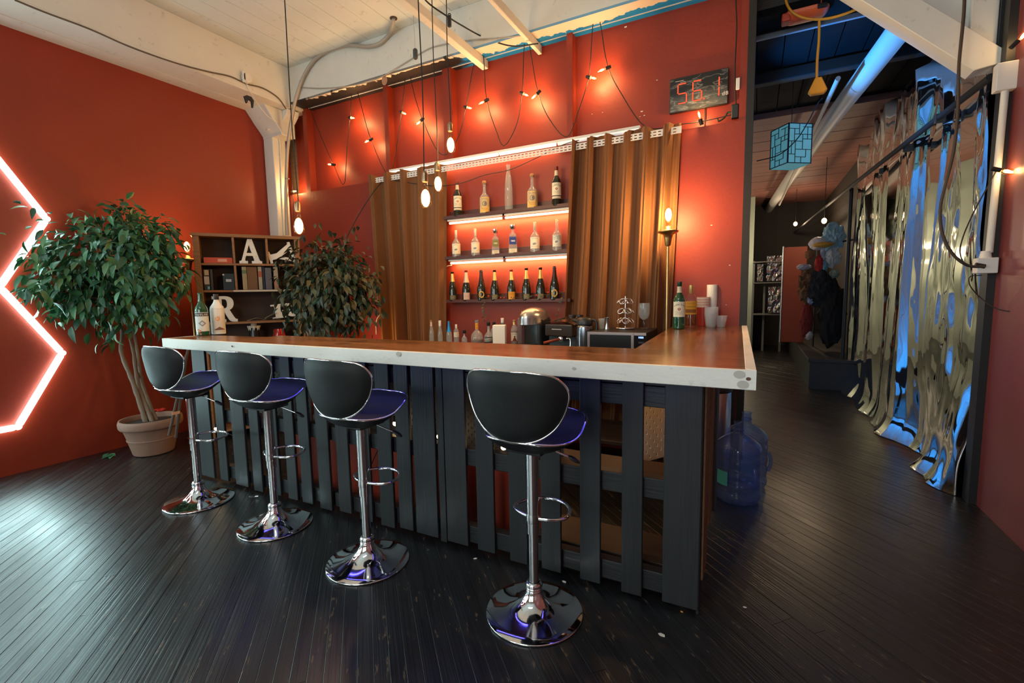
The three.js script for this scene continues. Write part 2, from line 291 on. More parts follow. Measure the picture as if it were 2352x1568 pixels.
// ------------------------------------------------------------------ the bar
const BT = 1.075, BZ = -1.755, PZ = -1.965;
{
  const bar = thing('bar_counter', 'long pallet fronted bar with a walnut top and white painted edge boards', 'bar', [0, 0, 0]);
  const xSeam = onY(527, 782, BT).x;
  const walnut = M([1, 0.95, 0.9], 0.2, 0, { map: rep(tWalnut, 0.7, 0.9), bumpMap: rep(tGrainB, 1, 4), bumpScale: 0.0003 });
  const walnutW = M([1, 0.95, 0.9], 0.19, 0, { map: rep(tWalnut, 0.7, 0.9), bumpMap: rep(tGrainB, 1, 4), bumpScale: 0.0003 });
  const top = (poly, swap) => uvm(prism(poly, 0.022, 0.001).translate(0, BT - 0.022, 0), 1, 0, 0, swap);
  part('counter_top', top([[-3.70, -1.80], [xSeam, -1.79], [xSeam, -2.12], [-3.66, -2.08]]), walnut, bar);
  part('counter_top', top([[xSeam + 0.001, -1.79], [-0.02, -1.775], [-0.03, -2.25], [-0.503, -2.25], [xSeam + 0.001, -2.23]]), walnut, bar);
  part('counter_top', top([[-0.503, -2.2505], [-0.03, -2.2505], [-0.084, -3.89], [-0.56, -3.89]], true), walnutW, bar);
  const fascia = M([0.86, 0.83, 0.79], 0.55, 0, { map: rep(tWhite, 0.6, 3), bumpMap: rep(tMottleB, 2, 4), bumpScale: 0.0008 });
  part('edge_board', uvm(prism([[-3.722, -1.795], [xSeam - 0.001, -1.786], [xSeam - 0.001, -1.812], [-3.722, -1.818]], 0.068, 0.002).translate(0, BT - 0.067, 0)), fascia, bar);
  part('edge_board', uvm(prism([[xSeam, -1.784], [0.012, -1.753], [0.012, -1.776], [xSeam, -1.808]], 0.068, 0.002).translate(0, BT - 0.067, 0)), fascia, bar);
  part('end_board', uvm(prism([[0.0125, -1.754], [-0.046, -3.9], [-0.082, -3.9], [-0.022, -1.7765]], 0.07, 0.002).translate(0, BT - 0.068, 0)), fascia, bar);
  part('end_board', bx(-3.722, -3.70, BT - 0.066, BT, -2.09, -1.818), fascia, bar);
  // knots and filled nail holes on the edge boards
  const knot = M([0.13, 0.05, 0.03], 0.7), fill = M([0.5, 0.46, 0.42], 0.6);
  for (const [px, py, r, m] of [[1719, 870, 0.006, knot], [1698, 860, 0.014, fill], [1706, 883, 0.014, fill], [533, 795, 0.006, knot], [915, 813, 0.012, fill], [1318, 846, 0.006, fill]])
    part('knot', new THREE.CircleGeometry(r, 14).scale(1.3, 1, 1).rotateY(-0.008).translate(...onZ(px, py, -1.753 - 0.0083 * (0.012 - onZ(px, py, -1.77).x) + 0.0015).toArray()), m, bar);
  part('under_rail', bx(-3.5, -0.2, 0.955, 1.008, -2.2, -1.99), blackPaint, bar);
  part('under_rail', plate([[-3.6, 1.005], [-3.38, 1.005], [-3.38, 0.93], [-3.43, 0.93]], 0.05).translate(0, 0, -2.02), blackPaint, bar);
  // slats of the pallets: [left px, right px, sample y]
  const slatMat = [0, 1, 2].map((i) => M([[0.015, 0.017, 0.02], [0.012, 0.013, 0.015], [0.018, 0.019, 0.021]][i], 0.5, 0, { map: rep(tGrain, 1, 1.5), bumpMap: rep(tGrainB, 1.2, 3), bumpScale: 0.0009 }));
  const c1 = (c) => 420 + 0.2296 * c, c2 = (c) => 860 + 0.3317 * c, c3 = (c) => 1340 + 0.37 * c, slats = [];
  for (const [a, b] of [[85, 215], [275, 355], [435, 560], [615, 705], [780, 880], [955, 1050], [1105, 1210], [1280, 1400], [1480, 1600], [1690, 1820], [1905, 2045]]) slats.push([c1(a), c1(b), 826]);
  for (const [a, b] of [[155, 250], [275, 425], [440, 483], [487, 630], [700, 820], [925, 1048], [1150, 1288]]) slats.push([c2(a), c2(b), 1072]);
  for (const [a, b] of [[-24, 105], [238, 370], [500, 735]]) slats.push([c3(a), c3(b), 1045]);
  slats.forEach(([a, b, y], i) => {
    const x0 = onZ(a, y, PZ).x, x1 = onZ(b, y, PZ).x, dz = rr(-0.004, 0.004);
    const g = rb(x0, x1, rr(0.012, 0.03), 1.0, PZ - 0.018 + dz, PZ + dz, 0.004, 1), uv = g.attributes.uv, o = rnd();
    for (let k = 0; k < uv.count; k++) uv.setXY(k, uv.getY(k) + o, uv.getX(k)); part('slat', g, slatMat[i % 3], bar);
  });
  const xa = -3.42, xb = -0.18;
  for (const y of [0.04, 0.46, 0.86]) for (const [p, q] of [[xa, -2.32], [-2.3, -1.22], [-1.2, xb]]) part('stringer', rb(p, q, y, y + 0.09, PZ - 0.075, PZ - 0.0225, 0.004, 1), slatMat[1], bar);
  // ends of the pallets at the open side: stacked raw board edges
  const raw = M([0.2, 0.1, 0.045], 0.7, 0, { map: rep(tGrain, 1, 2) });
  part('end_panel', rb(xb, xb + 0.012, 0.0, 1.0, PZ - 0.1, PZ - 0.004, 0.003, 1), slatMat[1], bar);
  part('end_panel', rb(xb + 0.013, xb + 0.022, 0.14, 1.0, PZ - 0.2, PZ - 0.03, 0.002, 1), raw, bar);
  part('end_panel', rb(xb + 0.001, xb + 0.03, 0.3, 1.0, PZ - 0.34, PZ - 0.21, 0.002, 1), raw, bar);
  part('end_panel', rb(xb + 0.01, xb + 0.04, 0.3, 1.0, PZ - 0.5, PZ - 0.36, 0.002, 1), slatMat[0], bar);
  // inside: red boards low, slotted boards high, plank shelves
  part('inner_board', bx(-2.9, -0.95, 0.0, 0.42, -2.16, -2.14), redPaint, bar, 'red painted board inside the pallets');
  const wood = M([0.035, 0.015, 0.009], 0.6, 0, { map: tGrain });
  for (const y of [0.09, 0.47]) part('inner_shelf', rb(-1.0, -0.22, y, y + 0.03, -2.34, -2.08, 0.004, 1), wood, bar, 'dark plank shelf inside the bar');
  const peg = (w, h, k = 1) => { // a slotted board: real slots
    const s = new THREE.Shape([new THREE.Vector2(0, 0), new THREE.Vector2(w, 0), new THREE.Vector2(w, h), new THREE.Vector2(0, h)]);
    for (let j = 0, y = 0.025; y < h - 0.02; y += 0.02 * k, j++) for (let x = 0.02 + (j % 2) * 0.02 * k; x < w - 0.012; x += 0.04 * k) s.holes.push(new THREE.Path([[-1, -1], [-1, 1], [1, 1], [1, -1]].map(([a, b]) => new THREE.Vector2(x + a * 0.0026 * k * k, y + b * 0.007 * k))));
    return new THREE.ExtrudeGeometry(s, { depth: 0.005, bevelEnabled: false });
  };
  const pegMat = M([0.66, 0.66, 0.64], 0.55), pegShaded = M([0.03, 0.028, 0.026], 0.6);  // second tone is the same board with its shade put into the colour
  for (const x of [-3.35, -2.72, -2.09, -1.46]) part('slotted_board', peg(0.6, 0.5).translate(x, 0.46, -2.22), pegShaded, bar, 'slotted board behind the slats with shade put into its colour');
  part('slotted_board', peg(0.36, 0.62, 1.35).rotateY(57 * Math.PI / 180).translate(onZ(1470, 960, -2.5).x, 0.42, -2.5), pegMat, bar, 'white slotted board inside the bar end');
  // inner frame under the wing
  part('wing_leg', rb(-0.52, -0.47, 0, 1.0, -3.85, -3.8, 0.004, 1), slatMat[1], bar);
  part('wing_leg', rb(-0.16, -0.11, 0, 1.0, -3.85, -3.8, 0.004, 1), slatMat[1], bar);
  // blue light strip behind the front edge board
  const n = 118, led = []; for (let i = 0; i < n; i++) led.push(new THREE.BoxGeometry(0.008, 0.003, 0.006).translate(-3.58 + i * 0.0285, 1.0045, -1.85));
  const strip = thing('led_strip', 'blue violet light strip under the front of the bar top', 'light strip');
  part('strip_tape', bx(-3.6, -0.2, 1.006, 1.008, -1.856, -1.844), whitePlastic, strip);
  part('led_row', led, glow([0.12, 0.1, 1], 14), strip);
  areaLight(V(-1.9, 1.001, -1.85), V(0, -1, 0.0), 3.38, 0.008, col(0.09, 0.08, 1), 15, V(1, 0, 0));
}

// ------------------------------------------------------------------ bar stools
const shield = curve([[0, 0.29], [0.11, 0.287], [0.18, 0.27], [0.214, 0.222], [0.206, 0.15], [0.165, 0.07], [0.095, 0.018], [0, 0], [-0.095, 0.018], [-0.165, 0.07], [-0.206, 0.15], [-0.214, 0.222], [-0.18, 0.27], [-0.11, 0.287]].map((p) => V(p[0], p[1], 0)), 0.5, true);
function makeStool(label) {
  const s = thing('bar_stool', label, 'bar stool', [0, 0, 0], 0, 'black and chrome bar stools at the bar');
  part('base', lathe([[0, 0.0], [0.2, 0.0], [0.205, 0.004], [0.203, 0.01], [0.17, 0.017], [0.12, 0.028], [0.08, 0.044], [0.055, 0.064], [0.04, 0.088], [0.034, 0.105], [0.034, 0.112], [0, 0.112]], 64), chrome, s);
  part('collar', lathe([[0.03, 0.108], [0.036, 0.112], [0.036, 0.13], [0.031, 0.138], [0.024, 0.14]], 32), chrome, s);
  part('piston', cyl(0.0215, 0.0215, 0.26, 0, 0.13, 0, 32), chrome, s);
  part('column', lathe([[0.0215, 0.355], [0.0265, 0.355], [0.0265, 0.72], [0.03, 0.73], [0.0, 0.735]], 32), chrome, s);
  part('mount_plate', rb(-0.08, 0.08, 0.715, 0.735, -0.08, 0.08, 0.006), blackPlastic, s);
  // foot rest: D ring at the front
  const ring = [[-0.022, 0.0], [-0.075, -0.018], [-0.118, -0.05], [-0.12, -0.1], [-0.085, -0.165], [-0.03, -0.195], [0.03, -0.195], [0.085, -0.165], [0.12, -0.1], [0.118, -0.05], [0.075, -0.018], [0.022, 0.0]].map((p) => V(p[0], 0.42, p[1]));
  part('footrest', tube(ring, 0.008, 90, 10), chrome, s);
  part('footrest_clamp', lathe([[0.0262, 0.4], [0.029, 0.402], [0.029, 0.438], [0.0262, 0.44]], 28), chrome, s);
  const lev = part('lever', rod(V(0.02, 0.728, -0.03), V(0.13, 0.67, -0.09), 0.004, 8), chrome, s);
  part('lever_grip', new THREE.SphereGeometry(1, 16, 10).scale(0.009, 0.03, 0.016).rotateZ(1.0).rotateY(0.45).translate(0.143, 0.662, -0.098), blackPlastic, lev);
  // seat: dished pad, front and sides rising
  const out = (a) => { const c = Math.cos(a), q = Math.sin(a), e = 2 / 2.9; return [Math.sign(c) * Math.pow(Math.abs(c), e), Math.sign(q) * Math.pow(Math.abs(q), e)]; };
  const seatY = (x, z) => { const f = Math.max(0, (0.02 - z) / 0.2), b = Math.max(0, (z - 0.05) / 0.12); return 0.765 + 0.075 * f * f * (3 - 2 * Math.min(f, 1)) * 0.9 + 0.03 * b * b + 0.55 * x * x; };
  const seatP = (r, a, side) => { const o = out(a), wx = 0.2 - 0.025 * Math.max(0, o[1]), x = wx * r * o[0], z = -0.02 + 0.185 * r * o[1]; const y = seatY(x, z); return V(x, y + (side > 0 ? 0.014 * (1 - r ** 5) : -0.042 * (1 - r ** 4) - 0.006), z); };
  const topS = surf((u, v) => seatP(v, -u * 2 * Math.PI, 1), 48, 10), botS = surf((u, v) => seatP(v, u * 2 * Math.PI, -1), 48, 10);
  const seat = part('seat', [topS, botS], leather, s);
  part('trim', tube(Array.from({ length: 48 }, (_, i) => seatP(1, i / 48 * 2 * Math.PI, 1).add(V(0, -0.003, 0))), 0.005, 120, 8, true), chrome, seat);
  // backrest shield, curved around the sitter and leaning back
  const place = (x, y, off) => { const zc = 0.165 + 0.035 * (y / 0.29) - 1.25 * x * x; const nx = 2 * 1.25 * x, l = Math.hypot(nx, 1); return V(x + off * nx / l, 0.786 + y * 0.96, zc + off / l); };
  const bp = (r, t, side) => { const o = shield.getPoint(t), x = o.x * r * 1.03, y = 0.155 + (o.y - 0.155) * r; return place(x, y, side * 0.021 * (1 - r ** 6)); };
  const bk = part('backrest', [surf((u, v) => bp(v, u, 1), 64, 10), surf((u, v) => bp(v, 1 - u, -1), 64, 10)], leather, s);
  part('trim', tube(Array.from({ length: 56 }, (_, i) => bp(1, i / 56, 0)), 0.0042, 140, 8, true), chrome, bk);
  return s;
}
const leatherBack = leather; leatherBack.side = THREE.DoubleSide;
const st1 = makeStool('black padded bar stool with chrome foot, closest to the terracotta pot');
st1.position.set(-3.275, 0, -1.712); st1.rotation.y = -0.02;
[[-2.5, -1.716, 0.05, 'black padded bar stool, second from the terracotta pot'], [-1.713, -1.665, -0.03, 'black padded bar stool, third from the terracotta pot'], [-0.793, -1.69, -0.06, 'black padded bar stool in front of the bare open slats, furthest from the potted tree']].forEach(([x, z, t, l]) => dup(st1, [x, 0, z], t, l));

// ------------------------------------------------------------------ lamps over the bar
const filamentGlow = glow([1, 0.66, 0.3], 16), bulbHot = glow([1, 0.74, 0.4], 14);
const WARM = col(1, 0.74, 0.47);
function edison(parent, p, len, I, down = true) {   // teardrop bulb hanging below p (or standing above it)
  const k = down ? -1 : 1, r = len * 0.23;
  const g = lathe([[0.012, 0], [0.0135, 0.02 * k], [r * 0.55, 0.3 * len * k], [r * 0.95, 0.62 * len * k], [r, 0.75 * len * k], [r * 0.85, 0.88 * len * k], [r * 0.4, 0.975 * len * k], [0.0001, 0.985 * len * k]], 28).translate(p.x, p.y, p.z);
  const b = part('bulb', g, warmGlass, parent);
  part('filament', new THREE.SphereGeometry(1, 16, 12).scale(r * 0.72, len * 0.33, r * 0.72).translate(p.x, p.y + 0.62 * len * k, p.z), bulbHot, b);
  pointLight(V(p.x, p.y + 0.62 * len * k, p.z), WARM, I, 1.4, parent); return b;
}
const fabricCord = M([0.02, 0.018, 0.016], 0.8);
[[976, 412, 2.72, 960, 'pendant bulb hanging lowest over the bar'], [1005, 387, 3.35, 992, 'pendant bulb hanging in front of the curtain edge, smaller of the neighbouring pair'], [1034, 297, 3.3, 1022, 'pendant bulb hanging highest, above the light batten'], [684, 480, 3.0, 655, 'lone pendant bulb hanging over the bushy plant']].forEach(([px, py, d, tx, lab], i) => {
  const p = atDepth(px, py, d), o = thing('pendant_light', lab, 'pendant lamp', p, 0, 'bare filament pendants over the bar'), L = YC - p.y, pts = [];
  for (let k = 0; k <= 40; k++) { const t = k / 40; pts.push(V(0.006 * Math.sin(t * 9 + i), 0.045 + t * (L - 0.045), 0.006 * Math.cos(t * 7 + i))); }
  part('cord', tube(pts, 0.0035, 160, 5), fabricCord, o);
  part('socket', lathe([[0.004, 0.05], [0.012, 0.045], [0.018, 0.03], [0.0185, -0.012], [0.015, -0.016], [0, -0.016]], 20), M([0.45, 0.3, 0.18], 0.35, 1), o);
  edison(o, V(0, -0.012, 0), 0.152, [0.9, 0.8, 0.9, 0.7][i]);
});
// string of small bulbs zig-zagging over the studs
{
  const o = thing('string_lights', 'black cord of small glowing bulbs zig-zagging over the red studs', 'string lights'), z = -3.885;
  const path = [[676, 520], [672, 440], [668, 330], [690, 225], [697, 207], [705, 233], [717, 262], [740, 320], [766, 378], [789, 424], [797, 340], [804, 270], [808, 210], [812, 187], [822, 215], [852, 320], [894, 400], [915, 310], [922, 258], [931, 180], [938, 149], [945, 190], [970, 274], [1018, 356], [1050, 320], [1070, 246], [1088, 150], [1100, 113], [1108, 120], [1118, 230], [1140, 300], [1157, 335], [1185, 290], [1199, 214], [1205, 100], [1211, 79], [1219, 120], [1236, 212], [1260, 270], [1302, 314], [1330, 250], [1352, 177], [1363, 50], [1371, 20], [1380, 60], [1397, 155], [1430, 220], [1475, 285], [1498, 296], [1560, 286], [1612, 279], [1680, 264]];
  part('cord', tube(path.map(([x, y]) => onZ(x, y, z)), 0.0038, 420, 5), cordBlack, o);
  const bulbs = [[766, 378, 750, 377], [804, 270, 820, 272], [852, 320, 840, 326], [922, 258, 938, 264], [970, 274, 958, 285], [1070, 246, 1088, 250], [1118, 230, 1102, 238], [1199, 214, 1218, 222], [1237, 212, 1222, 226], [1352, 177, 1370, 181], [1397, 155, 1380, 162], [1610, 280, 1606, 264], [691, 222, 686, 236], [672, 440, 690, 437]];
  for (const [a, b, c, d] of bulbs) {
    const s = onZ(a, b, z + 0.004), e = onZ(c, d, z + 0.02), dir = e.clone().sub(s).normalize();
    const k = part('socket', rod(s.clone().addScaledVector(dir, -0.022), s.clone().addScaledVector(dir, 0.022), 0.0125, 10, 0.0145), blackPlastic, o);
    const g = lathe([[0.009, 0], [0.0135, 0.014], [0.016, 0.03], [0.013, 0.05], [0.005, 0.062], [0.0001, 0.064]], 14); g.applyQuaternion(new THREE.Quaternion().setFromUnitVectors(V(0, 1, 0), dir));
    const q = s.clone().addScaledVector(dir, 0.022); g.translate(q.x, q.y, q.z); part('bulb', g, warmGlass, k);
    const c2 = q.clone().addScaledVector(dir, 0.03), f = new THREE.SphereGeometry(1, 10, 8).scale(0.007, 0.022, 0.007); f.applyQuaternion(new THREE.Quaternion().setFromUnitVectors(V(0, 1, 0), dir)); f.translate(c2.x, c2.y, c2.z);
    part('filament', f, filamentGlow, k); pointLight(c2.clone().add(V(0, 0, 0.002)), WARM, 0.32, 0.5);
  }
}
// dark plug block and cable at the end of the string
{
  const o = thing('plug_block', 'black plug block with cable at the end of the bulb string', 'plug'), a = onZ(1690, 255, -3.93);
  part('body', rb(a.x - 0.03, a.x + 0.02, a.y - 0.05, a.y + 0.05, -3.96, -3.92, 0.008), blackPlastic, o);
  part('cable', tube([[1690, 240], [1688, 160], [1692, 60], [1690, 0], [1690, -60]].map(([x, y]) => onZ(x, y, -3.92)), 0.005, 40, 6), cordBlack, o);
  part('cable', tube([[1690, 262], [1672, 258], [1664, 270], [1650, 278], [1648, 272]].map(([x, y]) => onZ(x, y, -3.93)), 0.006, 30, 6), M([0.01, 0.03, 0.015], 0.5), o);
}
solo('wall_switch', rb(...(() => { const a = onZ(1695, 178, -3.9), b = onZ(1697, 205, -3.9); return [a.x - 0.012, a.x + 0.014, b.y, a.y, -3.912, -3.9]; })(), 0.004), whitePlastic, 'small white switch plate beside the sound meter cable', 'switch');

// ------------------------------------------------------------------ light batten, curtain rail, curtains
{
  const a = onZ(893, 396, -3.86), b = onZ(1470, 299, -3.86), y = (a.y + b.y) / 2, o = thing('light_batten', 'long warm white light batten over the curtains', 'light', [0, 0, 0]);
  part('housing', rb(a.x, b.x, y + 0.012, y + 0.034, -3.9, -3.862, 0.004), whitePlastic, o);
  const mid = onZ(1145, 352, -3.86).x;
  part('tube', rod(V(a.x + 0.01, y, -3.868), V(mid - 0.01, y, -3.868), 0.014, 14), glow([1, 0.66, 0.42], 2.4), o);
  part('tube', rod(V(mid + 0.01, y, -3.868), V(-1.55, y, -3.868), 0.014, 14), glow([1, 0.66, 0.42], 2.4), o);
  part('tube', rod(V(-1.53, y, -3.868), V(b.x - 0.01, y, -3.868), 0.014, 14), glow([0.9, 0.8, 0.75], 0.5), o);
  areaLight(V((a.x - 1.55) / 2, y - 0.016, -3.866), V(0, -0.85, -0.5), -1.55 - a.x, 0.03, col(1, 0.56, 0.25), 40, V(1, 0, 0));
}
{
  const a = onZ(866, 417, -3.84), b = onZ(1567, 302, -3.84), y = 2.533, L = b.x - a.x, hgt = 0.05;
  const s = new THREE.Shape([[0, 0], [L, 0], [L, hgt], [0, hgt]].map((p) => new THREE.Vector2(...p)));
  for (let x = 0.02; x < L - 0.02; x += 0.036) for (const yy of [0.014, 0.036]) s.holes.push(new THREE.Path([[x - 0.011, yy - 0.004], [x - 0.011, yy + 0.004], [x + 0.011, yy + 0.004], [x + 0.011, yy - 0.004]].map((p) => new THREE.Vector2(...p))));
  solo('curtain_rail', new THREE.ExtrudeGeometry(s, { depth: 0.003, bevelEnabled: false }).translate(a.x, y - hgt / 2, -3.8), M([0.75, 0.73, 0.7], 0.4), 'white slotted metal rail threaded through the brown curtains', 'curtain rail');
}
const curtainMat = M([0.2, 0.078, 0.026], 0.85, 0, { map: rep(tFabric, 3, 2), side: THREE.DoubleSide, sheen: 0.4, sheenRoughness: 0.6 });
curtainMat.sheenColor = col(0.6, 0.35, 0.15);
function curtainPanel(name, label, L, R, folds, amp, phase) {   // L, R: [top px, top py, bottom px, bottom py]
  const z = -3.8, lt = onZ(L[0], L[1], z), lb = onZ(L[2], L[3], z), rt = onZ(R[0], R[1], z), rbm = onZ(R[2], R[3], z);
  const ext = (t, b) => (y) => b.x + (t.x - b.x) * (y - b.y) / (t.y - b.y), xl = ext(lt, lb), xr = ext(rt, rbm), y1 = 2.585, y0 = 0.06;
  const f = (u, v) => {
    const y = y0 + (y1 - y0) * v, w = u + 0.018 * Math.sin(2 * Math.PI * (folds * 0.37 * u + 0.4 * v)) * (1 - v), ph = 2 * Math.PI * (folds * w) + phase + 0.5 * Math.sin(v * 3 + u * 7) * (1 - v);
    const sq = Math.sin(ph) + 0.28 * Math.sin(3 * ph), a = amp * (0.75 + 0.35 * (1 - v)) * (0.8 + 0.3 * Math.sin(5 * u + phase));
    const x = xl(y) + (xr(y) - xl(y)) * (u + 0.32 / folds * 0.5 * Math.sin(ph * 1 + 1.4) / Math.PI);
    return V(x, y + 0.012 * Math.sin(ph * 0.5 + 2) * v ** 12, z + Math.max(-0.088, a * sq));
  };
  return solo(name, surf(f, 260, 50, (u, v) => [u * 1.4, v * 2.5]), curtainMat, label, 'curtain', 'brown curtains framing the bottle ledges');
}
curtainPanel('curtain', 'brown grommet curtain beside the bushy plant', [850, 405, 882, 770], [1024, 375, 1022, 745], 4.6, 0.062, 0.6);
curtainPanel('curtain', 'brown grommet curtain behind the brass lamp pole', [1320, 322, 1302, 740], [1561, 295, 1536, 750], 5.5, 0.075, 2.2);

// ------------------------------------------------------------------ bottles
const profiles = {
  whiskey: [[0, 0], [0.118, 0], [0.125, 0.02], [0.125, 0.56], [0.118, 0.63], [0.09, 0.7], [0.055, 0.76], [0.044, 0.8], [0.042, 0.95], [0.046, 0.96], [0.046, 0.985], [0.0, 0.985]],
  champagne: [[0, 0.01], [0.135, 0], [0.147, 0.03], [0.147, 0.32], [0.138, 0.42], [0.11, 0.54], [0.078, 0.66], [0.058, 0.76], [0.05, 0.86], [0.048, 0.93], [0.054, 0.935], [0.054, 0.97], [0.04, 0.99], [0, 0.99]],
  tequila: [[0, 0], [0.155, 0], [0.16, 0.02], [0.16, 0.45], [0.15, 0.52], [0.11, 0.58], [0.07, 0.62], [0.05, 0.68], [0.046, 0.9], [0.05, 0.91], [0.05, 0.94], [0, 0.94]],
  vodka: [[0, 0], [0.15, 0], [0.155, 0.02], [0.155, 0.5], [0.14, 0.56], [0.08, 0.64], [0.05, 0.7], [0.046, 0.97], [0.05, 0.98], [0, 0.98]],
  taper: [[0, 0], [0.22, 0], [0.225, 0.015], [0.16, 0.62], [0.14, 0.68], [0.07, 0.72], [0.06, 0.74], [0.06, 0.84], [0, 0.84]],
  carafe: [[0, 0.0], [0.085, 0], [0.088, 0.01], [0.09, 0.25], [0.085, 0.5], [0.06, 0.75], [0.032, 0.87], [0.045, 0.96], [0.05, 1], [0.044, 1]],
  round: [[0, 0], [0.2, 0], [0.24, 0.06], [0.25, 0.25], [0.22, 0.42], [0.12, 0.54], [0.07, 0.58], [0.065, 0.9], [0.075, 0.91], [0.075, 0.98], [0, 0.98]],
  square: [[0, 0], [0.17, 0], [0.175, 0.02], [0.175, 0.58], [0.16, 0.66], [0.08, 0.74], [0.06, 0.78], [0.058, 0.96], [0, 0.96]],
  jug: [[0, 0], [0.13, 0], [0.14, 0.02], [0.14, 0.62], [0.13, 0.68], [0.07, 0.78], [0.05, 0.84], [0.05, 0.97], [0, 0.97]],
};
const darkGlass = M([0.012, 0.016, 0.008], 0.08, 0, { clearcoat: 1, clearcoatRoughness: 0.04 });
const greenGlass = M([0.01, 0.07, 0.025], 0.06, 0, { clearcoat: 1, clearcoatRoughness: 0.03 });
const frost = M([0.85, 0.88, 0.87], 0.06, 0, { transmission: 0.8, thickness: 0, ior: 1.5, side: THREE.DoubleSide });
function paper(w, h, draw, bg = '#e9dfc4') { return M([1, 1, 1], 0.6, 0, { map: canvasTex(w, h, (g) => { g.fillStyle = bg; g.fillRect(0, 0, w, h); draw(g, w, h); }), side: THREE.DoubleSide }); }
const txt = (g, s, x, y, size, fill, font = 'serif', bold = true) => { g.fillStyle = fill; g.font = (bold ? 'bold ' : '') + size + 'px ' + font; g.textAlign = 'center'; g.textBaseline = 'middle'; g.fillText(s, x, y); };
const lines = (g, w, y0, n, dy, c = '#8a7c62') => { g.fillStyle = c; for (let i = 0; i < n; i++) g.fillRect(w * (0.2 + 0.04 * (i % 3)), y0 + i * dy, w * (0.6 - 0.08 * (i % 3)), Math.max(1, dy * 0.22)); };
const arcText = (g, s, cx, cy, r, size, fill, spread) => { g.fillStyle = fill; g.font = 'bold ' + size + 'px serif'; g.textAlign = 'center'; g.textBaseline = 'middle'; [...s].forEach((ch, i) => { const a = (i - (s.length - 1) / 2) * spread; g.save(); g.translate(cx + r * Math.sin(a), cy - r * Math.cos(a)); g.rotate(a); g.fillText(ch, 0, 0); g.restore(); }); };
const paperA = paper(160, 200, (g, w, h) => { arcText(g, 'JAMESON', w / 2, 150, 112, 26, '#1f2a20', 0.2); g.fillStyle = '#a3271c'; g.beginPath(); g.arc(w / 2, 98, 17, 0, 7); g.fill(); g.fillStyle = '#e9dfc4'; g.fillRect(w / 2 - 6, 90, 12, 14); lines(g, w, 130, 4, 12); });
const paperB = paper(128, 170, (g, w, h) => { lines(g, w, 14, 2, 10, '#5a4526'); g.strokeStyle = '#2b1c0c'; g.lineWidth = 7; g.beginPath(); g.ellipse(w / 2, 72, 22, 24, 0, 0, 7); g.stroke(); g.fillStyle = '#2b1c0c'; g.beginPath(); g.ellipse(w / 2 + 6, 72, 12, 20, 0, 0, 7); g.fill(); lines(g, w, 118, 3, 12, '#5a4526'); }, '#e3b765');
const paperC = paper(128, 140, (g, w, h) => { lines(g, w, 12, 2, 9, '#9b8f7c'); g.fillStyle = '#8d9296'; g.beginPath(); g.ellipse(w * 0.45, 82, 20, 13, -0.3, 0, 7); g.fill(); lines(g, w, 108, 3, 9, '#b0a48e'); }, '#efe6cf');
const paperD = paper(128, 128, (g, w, h) => txt(g, '1800', w / 2, h * 0.55, 36, '#e7e2cf', 'sans-serif'), '#7d7a45');
const paperE = paper(128, 128, (g, w, h) => txt(g, '1800', w / 2, h * 0.58, 36, '#e6ecf5', 'sans-serif'), '#1f3a86');
const paperF = paper(128, 64, (g, w, h) => lines(g, w, 14, 3, 14), '#ded3bb');
const paperOval = paper(128, 64, (g, w, h) => { g.strokeStyle = '#b9a77c'; g.lineWidth = 3; g.beginPath(); g.ellipse(w / 2, h / 2, 52, 24, 0, 0, 7); g.stroke(); lines(g, w, 24, 2, 12, '#c9bb97'); }, '#5b5238');
const paperPink = paper(96, 96, (g, w, h) => lines(g, w, 40, 2, 12, '#a98d84'), '#d6b2a4');
const paperYel = paper(96, 96, (g, w, h) => { lines(g, w, 20, 2, 12, '#8c5c12'); g.fillStyle = '#5d3c0c'; g.beginPath(); g.arc(w * 0.45, 72, 8, 0, 7); g.fill(); }, '#d9932c');
const paperRum = paper(128, 150, (g, w, h) => { lines(g, w, 18, 2, 14, '#553'); g.fillStyle = '#7a2419'; g.beginPath(); g.moveTo(w * 0.25, h); g.lineTo(w * 0.5, h * 0.45); g.lineTo(w * 0.8, h); g.fill(); g.fillStyle = '#2a1510'; g.beginPath(); g.arc(w * 0.52, h * 0.48, 12, 0, 7); g.fill(); }, '#dcd3c0');
const paperBlk = paper(128, 128, (g, w, h) => { g.save(); g.translate(w / 2, h / 2); g.rotate(-0.35); g.fillStyle = '#b9ad93'; g.fillRect(-80, -26, 160, 12); g.fillRect(-80, 6, 160, 8); g.restore(); }, '#15130f');
const ringGold = M([0.6, 0.36, 0.08], 0.4, 0.6);
const foilGold = M([0.75, 0.5, 0.18], 0.35, 0.7), foilPale = M([0.72, 0.55, 0.42], 0.45, 0.3), foilDark = M([0.03, 0.012, 0.01], 0.3, 0.3), corkM = M([0.45, 0.22, 0.09], 0.8), capWhite = M([0.8, 0.78, 0.74], 0.45), capBlack = M([0.012, 0.012, 0.013], 0.4), capSilver = M([0.7, 0.7, 0.72], 0.22, 1), capRed = M([0.2, 0.02, 0.012], 0.4), foilBlue = M([0.01, 0.25, 0.6], 0.35, 0.3);
